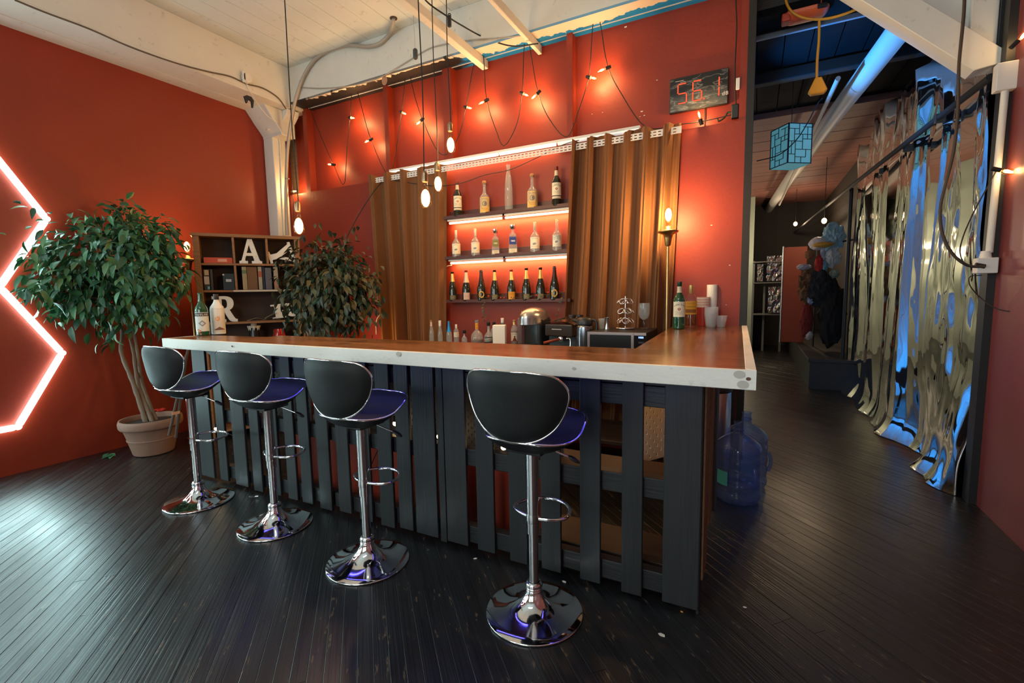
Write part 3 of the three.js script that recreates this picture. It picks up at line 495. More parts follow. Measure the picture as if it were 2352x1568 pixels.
function bottle(p, h, spec, name, label, group) {
  const o = thing(name, label, 'bottle', p, 0, group), prof = profiles[spec.shape], kx = spec.wide || 1, rAt = (y) => { for (let i = 1; i < prof.length; i++) if (prof[i][1] >= y && prof[i - 1][1] <= y) { const a = prof[i - 1], b = prof[i], t = (y - a[1]) / Math.max(1e-6, b[1] - a[1]); return (a[0] + (b[0] - a[0]) * t) * kx * h; } return 0; };
  const seg = spec.sides || 28, tw = spec.sides === 4 ? Math.PI / 4 : 0, ang = Math.atan2(EYE.x - o.position.x, EYE.z - o.position.z) + (spec.turn || 0);
  let g = lathe(prof.map(([r, y]) => [r * kx * h, y * h]), seg); if (tw) { g = g.toNonIndexed(); g.computeVertexNormals(); g.rotateY(tw + ang); } part('glass', g, spec.glass, o);
  if (spec.fill) part('liquid', lathe([[0, 0.012 * h], ...[0.03, 0.2, spec.fill].map((y) => [rAt(y) - 0.003, y * h]), [0, spec.fill * h]], 20), spec.liquid, o);
  if (spec.paper) { const [y0, y1, span] = spec.on, gp = tw ? new THREE.PlaneGeometry(rAt(y0) * 1.25, (y1 - y0) * h).rotateX(-(spec.lean || 0)).translate(0, (y0 + y1) / 2 * h, rAt((y0 + y1) / 2) * 0.722) : new THREE.CylinderGeometry(rAt(y1) + 0.0006, rAt(y0) + 0.0006, (y1 - y0) * h, 20, 1, true, -span / 2, span).translate(0, (y0 + y1) / 2 * h, 0); part('paper_label', gp.rotateY(ang), spec.paper, o); }
  if (spec.paper2) { const [y0, y1, span] = spec.on2; part('paper_label', tw ? new THREE.PlaneGeometry(rAt(y0) * 1.2, (y1 - y0) * h).rotateX(-(spec.lean || 0)).translate(0, (y0 + y1) / 2 * h, rAt((y0 + y1) / 2) * 0.722).rotateY(ang) : new THREE.CylinderGeometry(rAt(y1) + 0.0008, rAt(y0) + 0.0008, (y1 - y0) * h, 16, 1, true, -span / 2, span).translate(0, (y0 + y1) / 2 * h, 0).rotateY(ang), spec.paper2, o); }
  if (spec.ring) part('emblem_ring', new THREE.TorusGeometry(0.021, 0.006, 8, 24).scale(1, 1.25, 0.4).translate(0, 0.2 * h, rAt(0.2) + 0.001).rotateY(ang), ringGold, o);
  if (spec.foil) { const [y0, y1] = spec.foilOn; part('neck_foil', lathe([0, 0.2, 0.4, 0.6, 0.8, 1].map((t) => y0 + (y1 - y0) * t).map((y) => [rAt(y) + 0.0009, y * h]), 20), spec.foil, o); }
  if (spec.cap) { const [r, y0, y1, dome] = spec.capOn; part('cap', lathe([[0, y0 * h], [r * h, y0 * h], [r * h, (y1 - (dome ? 0.03 : 0.005)) * h], [r * h * (dome ? 0.7 : 0.95), y1 * h], [0, y1 * h]], 18), spec.cap, o); }
  return o;
}
const S = {
  whiskey: { shape: 'whiskey', glass: darkGlass, paper: paperA, on: [0.26, 0.58, 2.3], paper2: paperF, on2: [0.18, 0.24, 2.2], cap: capRed, capOn: [0.05, 0.9, 1], foil: M([0.7, 0.6, 0.42], 0.5), foilOn: [0.77, 0.9] },
  tequila: { shape: 'tequila', glass: frost, paper: paperB, on: [0.03, 0.5, 2.4], cap: corkM, capOn: [0.07, 0.93, 1.02, 1] },
  carafe: { shape: 'carafe', glass: frost },
  vodka: { shape: 'vodka', glass: frost, paper: paperC, on: [0.13, 0.5, 2.6], cap: foilPale, capOn: [0.048, 0.74, 1.0] },
  vodkaB: { shape: 'vodka', glass: frost, paper: paperC, on: [0.15, 0.52, 2.2], cap: clearGlass, capOn: [0.052, 0.96, 1.02] },
  taper: { shape: 'taper', sides: 4, glass: frost, paper: paperD, on: [0.32, 0.6], paper2: paperF, on2: [0.04, 0.18], lean: 0.1, cap: capSilver, capOn: [0.1, 0.85, 1] },
  champA: { shape: 'champagne', glass: darkGlass, paper: paperOval, on: [0.05, 0.2, 1.5], foil: foilGold, foilOn: [0.66, 0.93], cap: foilDark, capOn: [0.056, 0.93, 1] },
  champB: { shape: 'champagne', glass: darkGlass, paper: paperPink, on: [0.04, 0.27, 1.5], foil: foilPale, foilOn: [0.6, 0.93], cap: capRed, capOn: [0.056, 0.93, 1] },
  champC: { shape: 'champagne', glass: darkGlass, ring: true, foil: foilDark, foilOn: [0.62, 0.93], cap: foilDark, capOn: [0.05, 0.93, 1] },
  champD: { shape: 'champagne', glass: darkGlass, paper: paperYel, on: [0.04, 0.28, 1.6], foil: foilGold, foilOn: [0.66, 0.93], cap: capRed, capOn: [0.056, 0.93, 1] },
};
S.taperB = { ...S.taper, paper: paperE };
// picture ledges with light tubes below
const ledgeMat = M([0.09, 0.022, 0.02], 0.5, 0, { map: tGrain }), LZ = -3.79;
const ledgeY = [2.062, 1.682, 1.266].map((y) => y);
ledgeY.forEach((y, i) => {
  const o = thing('picture_ledge', ['dark picture ledge holding the whiskey bottles', 'dark picture ledge holding the clear spirit bottles', 'dark picture ledge holding the champagne bottles'][i], 'shelf', [0, 0, 0], 0, 'bottle ledges on the red wall');
  part('board', rb(-2.68, -1.4, y, y + 0.016, ZB, LZ, 0.002, 1), ledgeMat, o);
  part('front_lip', rb(-2.68, -1.4, y, y + 0.03, LZ - 0.012, LZ + 0.002, 0.002, 1), ledgeMat, o);
  part('back_rail', rb(-2.68, -1.4, y, y + 0.085, ZB, ZB + 0.012, 0.002, 1), ledgeMat, o);
  if (i < 2) {
    const t = thing('light_tube', ['warm light tube pair under the whiskey ledge', 'warm light tube pair under the clear spirit ledge'][i], 'light', [0, 0, 0], 0, 'light tubes under the ledges'), ty = y - 0.034, tz = -3.83;
    part('holder', rb(-2.66, -1.4, y - 0.016, y, tz - 0.012, tz + 0.012, 0.002, 1), whitePlastic, t);
    for (const [p, q] of [[-2.64, -2.06], [-2.03, -1.41]]) part('tube', rod(V(p, ty, tz), V(q, ty, tz), 0.011, 12), glow([1, 0.58, 0.28], 2.6), t);
    part('clip', bx(-2.055, -2.035, ty - 0.015, y, tz - 0.012, tz + 0.012), capRed, t);
    areaLight(V(-2.03, ty - 0.012, tz - 0.01), V(0, -0.8, -0.6), 1.24, 0.024, col(1, 0.55, 0.2), 60, V(1, 0, 0));
  }
});
{
  const put = (row, px, by, ty, spec, name, label, group) => {
    const z = -3.825, a = onZ(px, by, z), b = onZ(px, ty, z); bottle(V(a.x, ledgeY[row] + 0.0165, z), b.y - a.y, spec, name, label, group);
  };
  put(0, 1052, 493, 411, S.whiskey, 'whiskey_bottle', 'dark whiskey bottle with cream label by the ledge end facing the plant', 'bottles on the top ledge');
  put(0, 1113.6, 485, 410, S.tequila, 'tequila_bottle', 'clear bottle with amber label, between a dark whiskey bottle and the carafe', 'bottles on the top ledge');
  put(0, 1169, 477, 369, S.carafe, 'glass_carafe', 'tall slim clear glass carafe on the top ledge', 'bottles on the top ledge');
  put(0, 1223, 472.6, 393, S.tequila, 'tequila_bottle', 'clear bottle with amber label and round black emblem fully visible, beside the larger whiskey bottle', 'bottles on the top ledge');
  put(0, 1278.5, 465.6, 374, S.whiskey, 'whiskey_bottle', 'larger dark whiskey bottle with cream label against the curtain', 'bottles on the top ledge');
  put(1, 1048.7, 590, 527, S.vodka, 'spirit_bottle', 'clear spirit bottle with white label at the ledge end facing the plant', 'bottles on the middle ledge');
  put(1, 1092.6, 588, 524, S.vodka, 'spirit_bottle', 'clear spirit bottle with white label next to the olive labelled one', 'bottles on the middle ledge');
  put(1, 1138.6, 585, 525, S.taper, 'tapered_bottle', 'tapered clear bottle with olive label and silver stopper', 'bottles on the middle ledge');
  put(1, 1178.4, 581, 513, S.taperB, 'tapered_bottle', 'tapered clear bottle with blue label and silver stopper', 'bottles on the middle ledge');
  put(1, 1229, 578, 507, S.vodka, 'spirit_bottle', 'clear spirit bottle with white label just after the blue labelled one', 'bottles on the middle ledge');
  put(1, 1279.4, 574, 502, S.vodkaB, 'spirit_bottle', 'frosted spirit bottle with pale label against the curtain', 'bottles on the middle ledge');
  const ch = 'champagne bottles on the lowest ledge';
  put(2, 1040.6, 687.5, 620, S.champA, 'champagne_bottle', 'dark champagne bottle with oval label beside the pink labelled bottle', ch);
  put(2, 1072, 686, 615.5, S.champB, 'champagne_bottle', 'dark champagne bottle with pink label and pale neck foil', ch);
  put(2, 1106.4, 685, 614, S.champC, 'champagne_bottle', 'dark champagne bottle with gold ring emblem between the pink labelled bottle and an oval one', ch);
  put(2, 1137, 683.6, 613, S.champA, 'champagne_bottle', 'dark champagne bottle with oval label between gold ring emblem and yellow label', ch);
  put(2, 1175.3, 683.6, 612.4, S.champD, 'champagne_bottle', 'dark champagne bottle with yellow label', ch);
  put(2, 1209.8, 683, 608.6, S.champA, 'champagne_bottle', 'dark champagne bottle with oval label, between the yellow labelled one and another oval one', ch);
  put(2, 1242, 681.3, 606, S.champA, 'champagne_bottle', 'dark champagne bottle with oval label next to the ring emblem bottle at the curtain', ch);
  put(2, 1274, 680.6, 602.5, S.champC, 'champagne_bottle', 'dark champagne bottle with gold ring emblem against the curtain', ch);
  // white lead of the light tubes and the dark cable sagging over the top ledge
  solo('light_lead', tube([[1038, 609], [1026, 612], [1021, 622], [1021, 660], [1024, 700], [1023, 760]].map(([x, y]) => onZ(x, y, -3.88)), 0.004, 50, 6), whitePlastic, 'thin white lead hanging from the lower light tube', 'cable');
  solo('sagging_cable', tube([[870, 408], [1003, 427], [1060, 420], [1113, 402], [1170, 390], [1225, 366], [1300, 330], [1330, 322]].map(([x, y]) => onZ(x, y, -3.8)), 0.0035, 80, 5), cordBlack, 'dark cable sagging across the top ledge bottles', 'cable');
  solo('hanging_cable', tube([...[[893, 397, -3.87], [850, 452, -3.7], [820, 500, -3.65], [790, 560, -3.6], [770, 620, -3.5]].map(([x, y, z]) => onZ(x, y, z)), V(onZ(765, 700, -3.45).x, 0.5, -3.45), V(onZ(765, 700, -3.45).x, 0.006, -3.45)], 0.005, 40, 5), cordBlack, 'dark cable dropping from the batten behind the bushy plant', 'cable');
  solo('extension_lead', tube([[858, 505], [859, 525], [865, 600], [867, 650], [868, 690], [876, 700], [876, 715], [865, 735], [864, 768]].map(([x, y]) => onZ(x, y, -3.86)), 0.0045, 60, 6), whitePlastic, 'white lead hanging beside the curtain and the bushy plant', 'cable');
}

// ------------------------------------------------------------------ sound meter display
{
  const z = -3.955, tl = onZ(1535, 184, z), tr = onZ(1671, 154, z), bl = onZ(1537, 261, z), br = onZ(1671, 237, z), w = (tr.x - tl.x + br.x - bl.x) / 2, h = (tl.y - bl.y + tr.y - br.y) / 2;
  const o = thing('sound_meter', 'black wall display showing red digits over a stormy print', 'display', [bl.x, (bl.y + br.y) / 2, z]); o.rotation.z = Math.atan2((tr.y - tl.y + br.y - bl.y) / 2, w);
  part('case', rb(0, w, 0, h, -0.035, -0.002, 0.004), blackPlastic, o);
  const print = tex(512, 340, (u, v) => { const a = fbm(u, v, 3, 4, 81, 3), b = Math.abs(fbm(u + 0.15 * a, v * 1.0 + 0.1 * a, 4, 7, 82, 4) - 0.5), low = sstep(0.62, 0.3, v + 0.2 * (a - 0.5)), ridge = Math.pow(Math.max(0, 1 - b * 9), 3); const k = 0.012 + 0.2 * ridge * (0.4 + 0.6 * a) + 0.07 * low * (0.4 + fbm(u, v, 14, 18, 83, 3)); return [k * 0.95, k, k * 0.98]; });
  part('print', new THREE.PlaneGeometry(w * 0.97, h * 0.95).translate(w / 2, h / 2, -0.0012), M([1, 1, 1], 0.25, 0, { map: print }), o);
  const seg = { a: [0, 1, 1, 1], b: [1, 1, 1, 0.5], c: [1, 0.5, 1, 0], d: [0, 0, 1, 0], e: [0, 0, 0, 0.5], f: [0, 0.5, 0, 1], g: [0, 0.5, 1, 0.5] }, list = [];
  const digit = (u0, u1, on) => { const x0 = u0 * w, x1 = u1 * w, y0 = 0.24 * h, y1 = 0.8 * h; for (const k of on) { const q = seg[k], pa = V(x0 + (x1 - x0) * q[0], y0 + (y1 - y0) * q[1], 0.001), pb = V(x0 + (x1 - x0) * q[2], y0 + (y1 - y0) * q[3], 0.001); const d = pb.clone().sub(pa), m = pa.clone().add(pb).multiplyScalar(0.5), L = d.length() * 0.86; list.push(Math.abs(d.x) > Math.abs(d.y) ? new THREE.BoxGeometry(L, 0.0085, 0.002).translate(m.x, m.y, m.z) : new THREE.BoxGeometry(0.0085, L, 0.002).translate(m.x, m.y, m.z)); } };
  const red = glow([1, 0.09, 0.025], 1.0, [0.2, 0.02, 0.01]);
  for (const [a, b, on] of [[0.15, 0.3, 'afgcd'], [0.41, 0.56, 'afgecd'], [0.72, 0.85, 'bc']]) { list.length = 0; digit(a, b, [...on]); part('digit', [...list], red, o); }
  part('decimal_point', new THREE.BoxGeometry(0.012, 0.01, 0.002).translate(0.605 * w, 0.25 * h, 0.001), red, o);
  const font = await new FontLoader().loadAsync('fonts/droid/droid_sans_bold.typeface.json');
  const t1 = new TextGeometry('dB', { font, size: 0.026, depth: 0.001, curveSegments: 4 }).translate(0.9 * w, 0.24 * h, -0.0005), paleInk = M([0.45, 0.45, 0.45], 0.4);
  part('lettering', t1, paleInk, o); part('lettering', bx(0.1 * w, 0.25 * w, 0.89 * h, 0.905 * h, -0.001, 0), paleInk, o); part('lettering', bx(0.19 * w, 0.28 * w, 0.85 * h, 0.862 * h, -0.001, 0), paleInk, o);
  part('lead', tube([V(0.62 * w, 0, -0.02), V(0.62 * w, -0.07, -0.02), V(0.6 * w, -0.12, -0.01)], 0.0035, 12, 6), cordBlack, o);
}

// ------------------------------------------------------------------ counter behind the bar and what stands on it
{
  const YK = 0.9, o = thing('back_counter', 'dark narrow counter under the bottle ledges behind the bar', 'counter'), dk = M([0.05, 0.03, 0.022], 0.45, 0, { map: tGrain });
  part('top', rb(-3.1, -0.62, YK - 0.035, YK, -3.685, -3.1, 0.004), dk, o);
  for (const x of [-3.06, -1.86, -0.68]) { part('leg', rb(x, x + 0.05, 0, YK - 0.036, -3.67, -3.62, 0.004), dk, o); part('leg', rb(x, x + 0.05, 0, YK - 0.036, -3.17, -3.12, 0.004), dk, o); }
  part('shelf', rb(-3.05, -0.64, 0.28, 0.31, -3.67, -3.14, 0.004), dk, o);
  const stand = (px, ty, z, spec, name, label) => { const b = onZ(px, ty, z); bottle(V(b.x, YK + 0.0005, z), b.y - YK, spec, name, label, 'bottles on the back counter'); };
  const g = (shape, more) => ({ shape, glass: frost, ...more });
  stand(990, 735, -3.62, g('champagne', { foil: foilPale, foilOn: [0.72, 0.93], cap: corkM, capOn: [0.05, 0.93, 1], wide: 0.8 }), 'wine_bottle', 'clear wine bottle with bronze neck foil in front of the curtain');
  stand(1010, 736, -3.6, g('champagne', { cap: capWhite, capOn: [0.06, 0.74, 1], wide: 0.8 }), 'wine_bottle', 'clear bottle with tall white cap on the back counter');
  stand(1030.6, 737.4, -3.6, g('champagne', { foil: foilBlue, foilOn: [0.5, 0.97], cap: foilBlue, capOn: [0.045, 0.95, 1], wide: 0.95 }), 'wine_bottle', 'clear bottle with bright blue neck foil on the back counter');
  stand(1047.5, 745, -3.55, g('jug', { paper: paperF, on: [0.35, 0.6, 2.4], cap: capWhite, capOn: [0.055, 0.8, 1] }), 'spirit_bottle', 'small clear bottle with white label beside the blue foil bottle');
  stand(1066, 758, -3.55, g('round', { cap: capBlack, capOn: [0.13, 0.78, 1], wide: 0.85 }), 'spirit_bottle', 'squat clear bottle with wide black cap on the back counter');
  stand(1094.6, 734, -3.55, g('round', { cap: capBlack, capOn: [0.07, 0.9, 1], paper: paperYel, on: [0.62, 0.86, 2.4], fill: 0.2, liquid: M([0.4, 0.12, 0.03], 0.1, 0, { transmission: 0.7, thickness: 0 }) }), 'spirit_bottle', 'big round clear bottle with black neck and gold band');
  stand(1121.8, 739.5, -3.55, g('round', { cap: capBlack, capOn: [0.075, 0.84, 1], paper: paperBlk, on: [0.1, 0.36, 2.2], wide: 0.85 }), 'spirit_bottle', 'round clear bottle with slanted black label beside the towel roll');
  stand(1134.7, 739.5, -3.64, g('square', { cap: capBlack, capOn: [0.07, 0.86, 1] }), 'spirit_bottle', 'clear bottle with black cap behind the towel roll');
  stand(1153.8, 730.6, -3.63, g('jug', { glass: M([0.5, 0.8, 0.7], 0.05, 0, { transmission: 0.9, thickness: 0, side: THREE.DoubleSide }), cap: capWhite, capOn: [0.06, 0.82, 1] }), 'spirit_bottle', 'pale green glass bottle with white cap behind the towel roll');
  stand(1181, 734.7, -3.55, g('jug', { cap: corkM, capOn: [0.055, 0.93, 1], paper: paperRum, on: [0.2, 0.52, 2.4], foil: foilGold, foilOn: [0.82, 0.93], fill: 0.55, liquid: M([0.45, 0.1, 0.03], 0.1, 0, { transmission: 0.6, thickness: 0 }) }), 'spirit_bottle', 'rum bottle with pictorial label beside the coffee machine');
  { // paper towel / napkin block
    const a = onZ(1144.5, 746, -3.4), q = thing('napkin_block', 'upright white block of paper napkins behind the bar', 'napkins', [a.x, YK, -3.42]), hh = a.y - YK; q.rotation.y = 0.35;
    for (let i = 0; i < 10; i++) part('napkin', rb(-0.052, 0.052, 0.001, hh - rr(0, 0.004), -0.045 + i * 0.009, -0.0365 + i * 0.009, 0.003, 1), M([0.85, 0.8, 0.72], 0.8), q);
  }
  { // pod coffee machine
    const p = onZ(1215, 790, -3.5), q = thing('coffee_machine', 'pod coffee machine with rounded silver head and small screen', 'coffee machine', [p.x, YK, -3.55]); q.rotation.y = -0.28;
    const sil = M([0.55, 0.52, 0.5], 0.22, 0.9), dkp = M([0.02, 0.02, 0.02], 0.3);
    part('body', rb(-0.075, 0.11, 0, 0.25, -0.14, 0.02, 0.03, 4), dkp, q);
    part('head', surfHead(), sil, q);
    part('water_tank', rb(-0.12, -0.07, 0.01, 0.24, -0.13, 0.05, 0.015, 3), M([0.6, 0.6, 0.65], 0.05, 0, { transmission: 0.85, thickness: 0 }), q);
    part('faceplate', plate([[-0.06, 0.2], [-0.045, 0.185], [0.045, 0.185], [0.06, 0.2], [0.065, 0.29], [-0.065, 0.29]], 0.012, 0.003).rotateX(-0.35).translate(0, 0.02, 0.14), M([0.75, 0.72, 0.68], 0.3, 0.6), q);
    part('screen', rb(-0.036, 0.036, 0, 0.045, 0, 0.004, 0.002).rotateX(-0.35).translate(0, 0.268, 0.062), M([0.25, 0.09, 0.06], 0.15), q);
    part('button', cyl(0.013, 0.013, 0.006, 0, 0, 0, 18).rotateX(Math.PI / 2 - 0.35).translate(0, 0.238, 0.076), dkp, q);
    part('drip_tray', rb(-0.07, 0.08, 0, 0.03, 0.0, 0.14, 0.008), dkp, q);
    const a2 = onZ(1277, 790, -3.5), e = thing('espresso_machine', 'espresso machine with polished top beside the pod coffee machine', 'coffee machine', [a2.x + 0.05, YK, -3.55]); e.rotation.y = -0.2;
    part('body', rb(-0.13, 0.15, 0, 0.2, -0.16, 0.04, 0.02, 3), dkp, e);
    part('top_cover', surf((u, v) => V(-0.14 + 0.3 * u, 0.2 + 0.055 * Math.sin(Math.PI * (0.15 + 0.7 * u)) - 0.03 * v * v, -0.16 + 0.26 * v), 16, 10), M([0.62, 0.55, 0.5], 0.16, 1, { side: THREE.DoubleSide }), e);
    part('front_panel', rb(-0.12, 0.14, 0.1, 0.2, 0.03, 0.1, 0.012, 3), M([0.06, 0.04, 0.03], 0.2, 0.5), e);
    part('lettering', bx(-0.05, 0.04, 0.155, 0.16, 0.1, 0.101), M([0.6, 0.58, 0.52], 0.4), e);
    const pf = part('portafilter', lathe([[0.028, 0], [0.03, 0.03], [0.02, 0.035]], 18).translate(0.02, 0.065, 0.07), chrome, e); part('handle', rod(V(0.02, 0.08, 0.09), V(-0.06, 0.055, 0.2), 0.011, 10), M([0.25, 0.04, 0.02], 0.35), pf);
    part('steam_pipe', tube([V(0.09, 0.1, 0.08), V(0.1, 0.09, 0.12), V(0.13, 0.09, 0.12), V(0.14, 0.03, 0.13)], 0.005, 20, 6), chrome, e);
    part('drip_tray', rb(-0.12, 0.14, 0, 0.03, 0.02, 0.16, 0.008), dkp, e);
    for (const [x, r] of [[0.03, 0.03], [0.1, 0.028]]) part('cup_rest', lathe([[0, 0.24], [r, 0.24], [r, 0.265], [r - 0.004, 0.265]], 18).translate(x, 0, -0.08), dkp, e);
  }
  function surfHead() { return join([new THREE.SphereGeometry(1, 28, 18, 0, Math.PI * 2, 0, Math.PI / 2).scale(0.1, 0.085, 0.16).translate(0.01, 0.245, -0.03), lathe([[0.1, 0], [0.1, 0.055]], 28).scale(1, 1, 1.6).translate(0.01, 0.19, -0.03)]); }
  { // insulated jug
    const a = onZ(1343, 728, -3.35), q = thing('insulated_jug', 'steel insulated jug with black pouring lid', 'jug', [a.x, YK, -3.35]), hh = a.y - YK;
    part('body', lathe([[0, 0], [0.055, 0], [0.058, 0.01], [0.058, hh * 0.7], [0.05, hh * 0.8], [0, hh * 0.8]], 28), M([0.4, 0.42, 0.45], 0.18, 1), q);
    part('lid', lathe([[0.052, hh * 0.78], [0.055, hh * 0.82], [0.05, hh * 0.95], [0.03, hh], [0, hh]], 24).scale(1.15, 1, 1), blackPlastic, q);
    part('handle', tube([V(0.04, hh * 0.93, 0), V(0.085, hh * 0.9, 0), V(0.09, hh * 0.6, 0), V(0.055, hh * 0.35, 0)], 0.011, 24, 8), blackPlastic, q);
    part('spout', rod(V(-0.03, hh * 0.86, 0.01), V(-0.085, hh * 0.92, 0.02), 0.016, 10, 0.01), blackPlastic, q);
  }
  { // microwave with things on it
    const z = -3.2, a = onZ(1349, 761, z), b = onZ(1484, 764, z), top = (a.y + b.y) / 2, q = thing('microwave_oven', 'black and steel microwave oven with blue digits behind the bar', 'microwave', [0, 0, 0]);
    const pin = M([0.38, 0.3, 0.28], 0.3, 0.7), hgt = top - YK;
    part('case', rb(a.x, b.x, YK + 0.008, top, -3.62, z - 0.012, 0.006), blackPlastic, q);
    part('door_frame', plateFrame(a.x, a.x + (b.x - a.x) * 0.8, YK + 0.015, top - 0.002, 0.018).translate(0, 0, z - 0.012), pin, q);
    part('window', bx(a.x + 0.018, a.x + (b.x - a.x) * 0.8 - 0.018, YK + 0.033, top - 0.02, z - 0.011, z - 0.004), M([0.01, 0.01, 0.011], 0.25), q);
    part('control_panel', bx(a.x + (b.x - a.x) * 0.805, b.x, YK + 0.015, top - 0.022, z - 0.012, z), M([0.012, 0.012, 0.013], 0.12), q);
    part('control_trim', bx(a.x + (b.x - a.x) * 0.805, b.x, top - 0.02, top - 0.002, z - 0.012, z), pin, q);
    const dd = onZ(1471.5, 775, z); part('clock_digits', [[-0.014, 0.004], [-0.006, 0.006], [0.003, 0.006], [0.012, 0.006]].map(([x, w]) => bx(dd.x + x, dd.x + x + w, dd.y - 0.006, dd.y + 0.006, z, z + 0.0015)), glow([0.1, 0.25, 1], 3), q);
    for (let i = 0; i < 3; i++) part('button_row', rb(b.x - 0.05, b.x - 0.012, top - 0.075 - i * 0.03, top - 0.062 - i * 0.03, z, z + 0.002, 0.001, 1), M([0.03, 0.03, 0.03], 0.3), q);
    function plateFrame(x0, x1, y0, y1, t) { const s = new THREE.Shape([[x0, y0], [x1, y0], [x1, y1], [x0, y1]].map((p) => new THREE.Vector2(...p))); s.holes.push(new THREE.Path([[x0 + t, y0 + t], [x0 + t, y1 - t], [x1 - t, y1 - t], [x1 - t, y0 + t]].map((p) => new THREE.Vector2(...p)))); return new THREE.ExtrudeGeometry(s, { depth: 0.012, bevelEnabled: false }); }
    // shot glass, jigger, pod carousel, goblet
    const put = (px, by) => { const p = onY(px, by, top); p.z = Math.max(p.z, -3.58); return V(p.x, top + 0.0005, p.z); };
    const sg = put(1382, 756), o1 = thing('shot_glass', 'ribbed clear shot glass on the microwave', 'glass', sg); part('glass', lathe([[0, 0.0], [0.016, 0], [0.024, 0.08], [0.022, 0.08], [0.014, 0.012], [0, 0.012]], 14), frost, o1);
    const jg = put(1394, 757), o2 = thing('jigger', 'steel double ended jigger on the microwave', 'jigger', jg); part('cup', lathe([[0, 0], [0.019, 0], [0.019, 0.004], [0.01, 0.048], [0.02, 0.09], [0.019, 0.09], [0.009, 0.05]], 20), steel, o2);
    const cp = put(1436, 755), o3 = thing('pod_carousel', 'chrome wire carousel of empty pod rings on the microwave', 'rack', cp);
    const hgt3 = onZ(1436, 681, cp.z).y - top;
    part('base', lathe([[0, 0], [0.07, 0], [0.073, 0.006], [0.07, 0.014], [0, 0.014]], 36), chrome, o3); part('stem', cyl(0.004, 0.004, hgt3 - 0.01, 0, 0.012, 0, 10), chrome, o3);
    for (const y of [0.3, 0.6, 0.9]) for (let k = 0; k < 6; k++) part('ring', new THREE.TorusGeometry(0.024, 0.0032, 8, 24).rotateX(-0.7).translate(0, y * hgt3 - 0.01, 0.05).rotateY(k * Math.PI / 3 + y), chrome, o3);
    const gb = put(1479, 754), o4 = thing('goblet', 'clear stemmed glass goblet on the microwave', 'glass', gb), gh = onZ(1479, 696, gb.z).y - top;
    part('bowl', lathe([[0.008, gh * 0.34], [0.03, gh * 0.42], [0.042, gh * 0.6], [0.042, gh * 0.85], [0.038, gh]], 28), frost, o4); part('stem', lathe([[0, 0], [0.032, 0], [0.03, 0.006], [0.008, 0.014], [0.007, gh * 0.12], [0.016, gh * 0.2], [0.008, gh * 0.27], [0.01, gh * 0.34], [0, gh * 0.34]], 24), clearGlass, o4);
  }
}
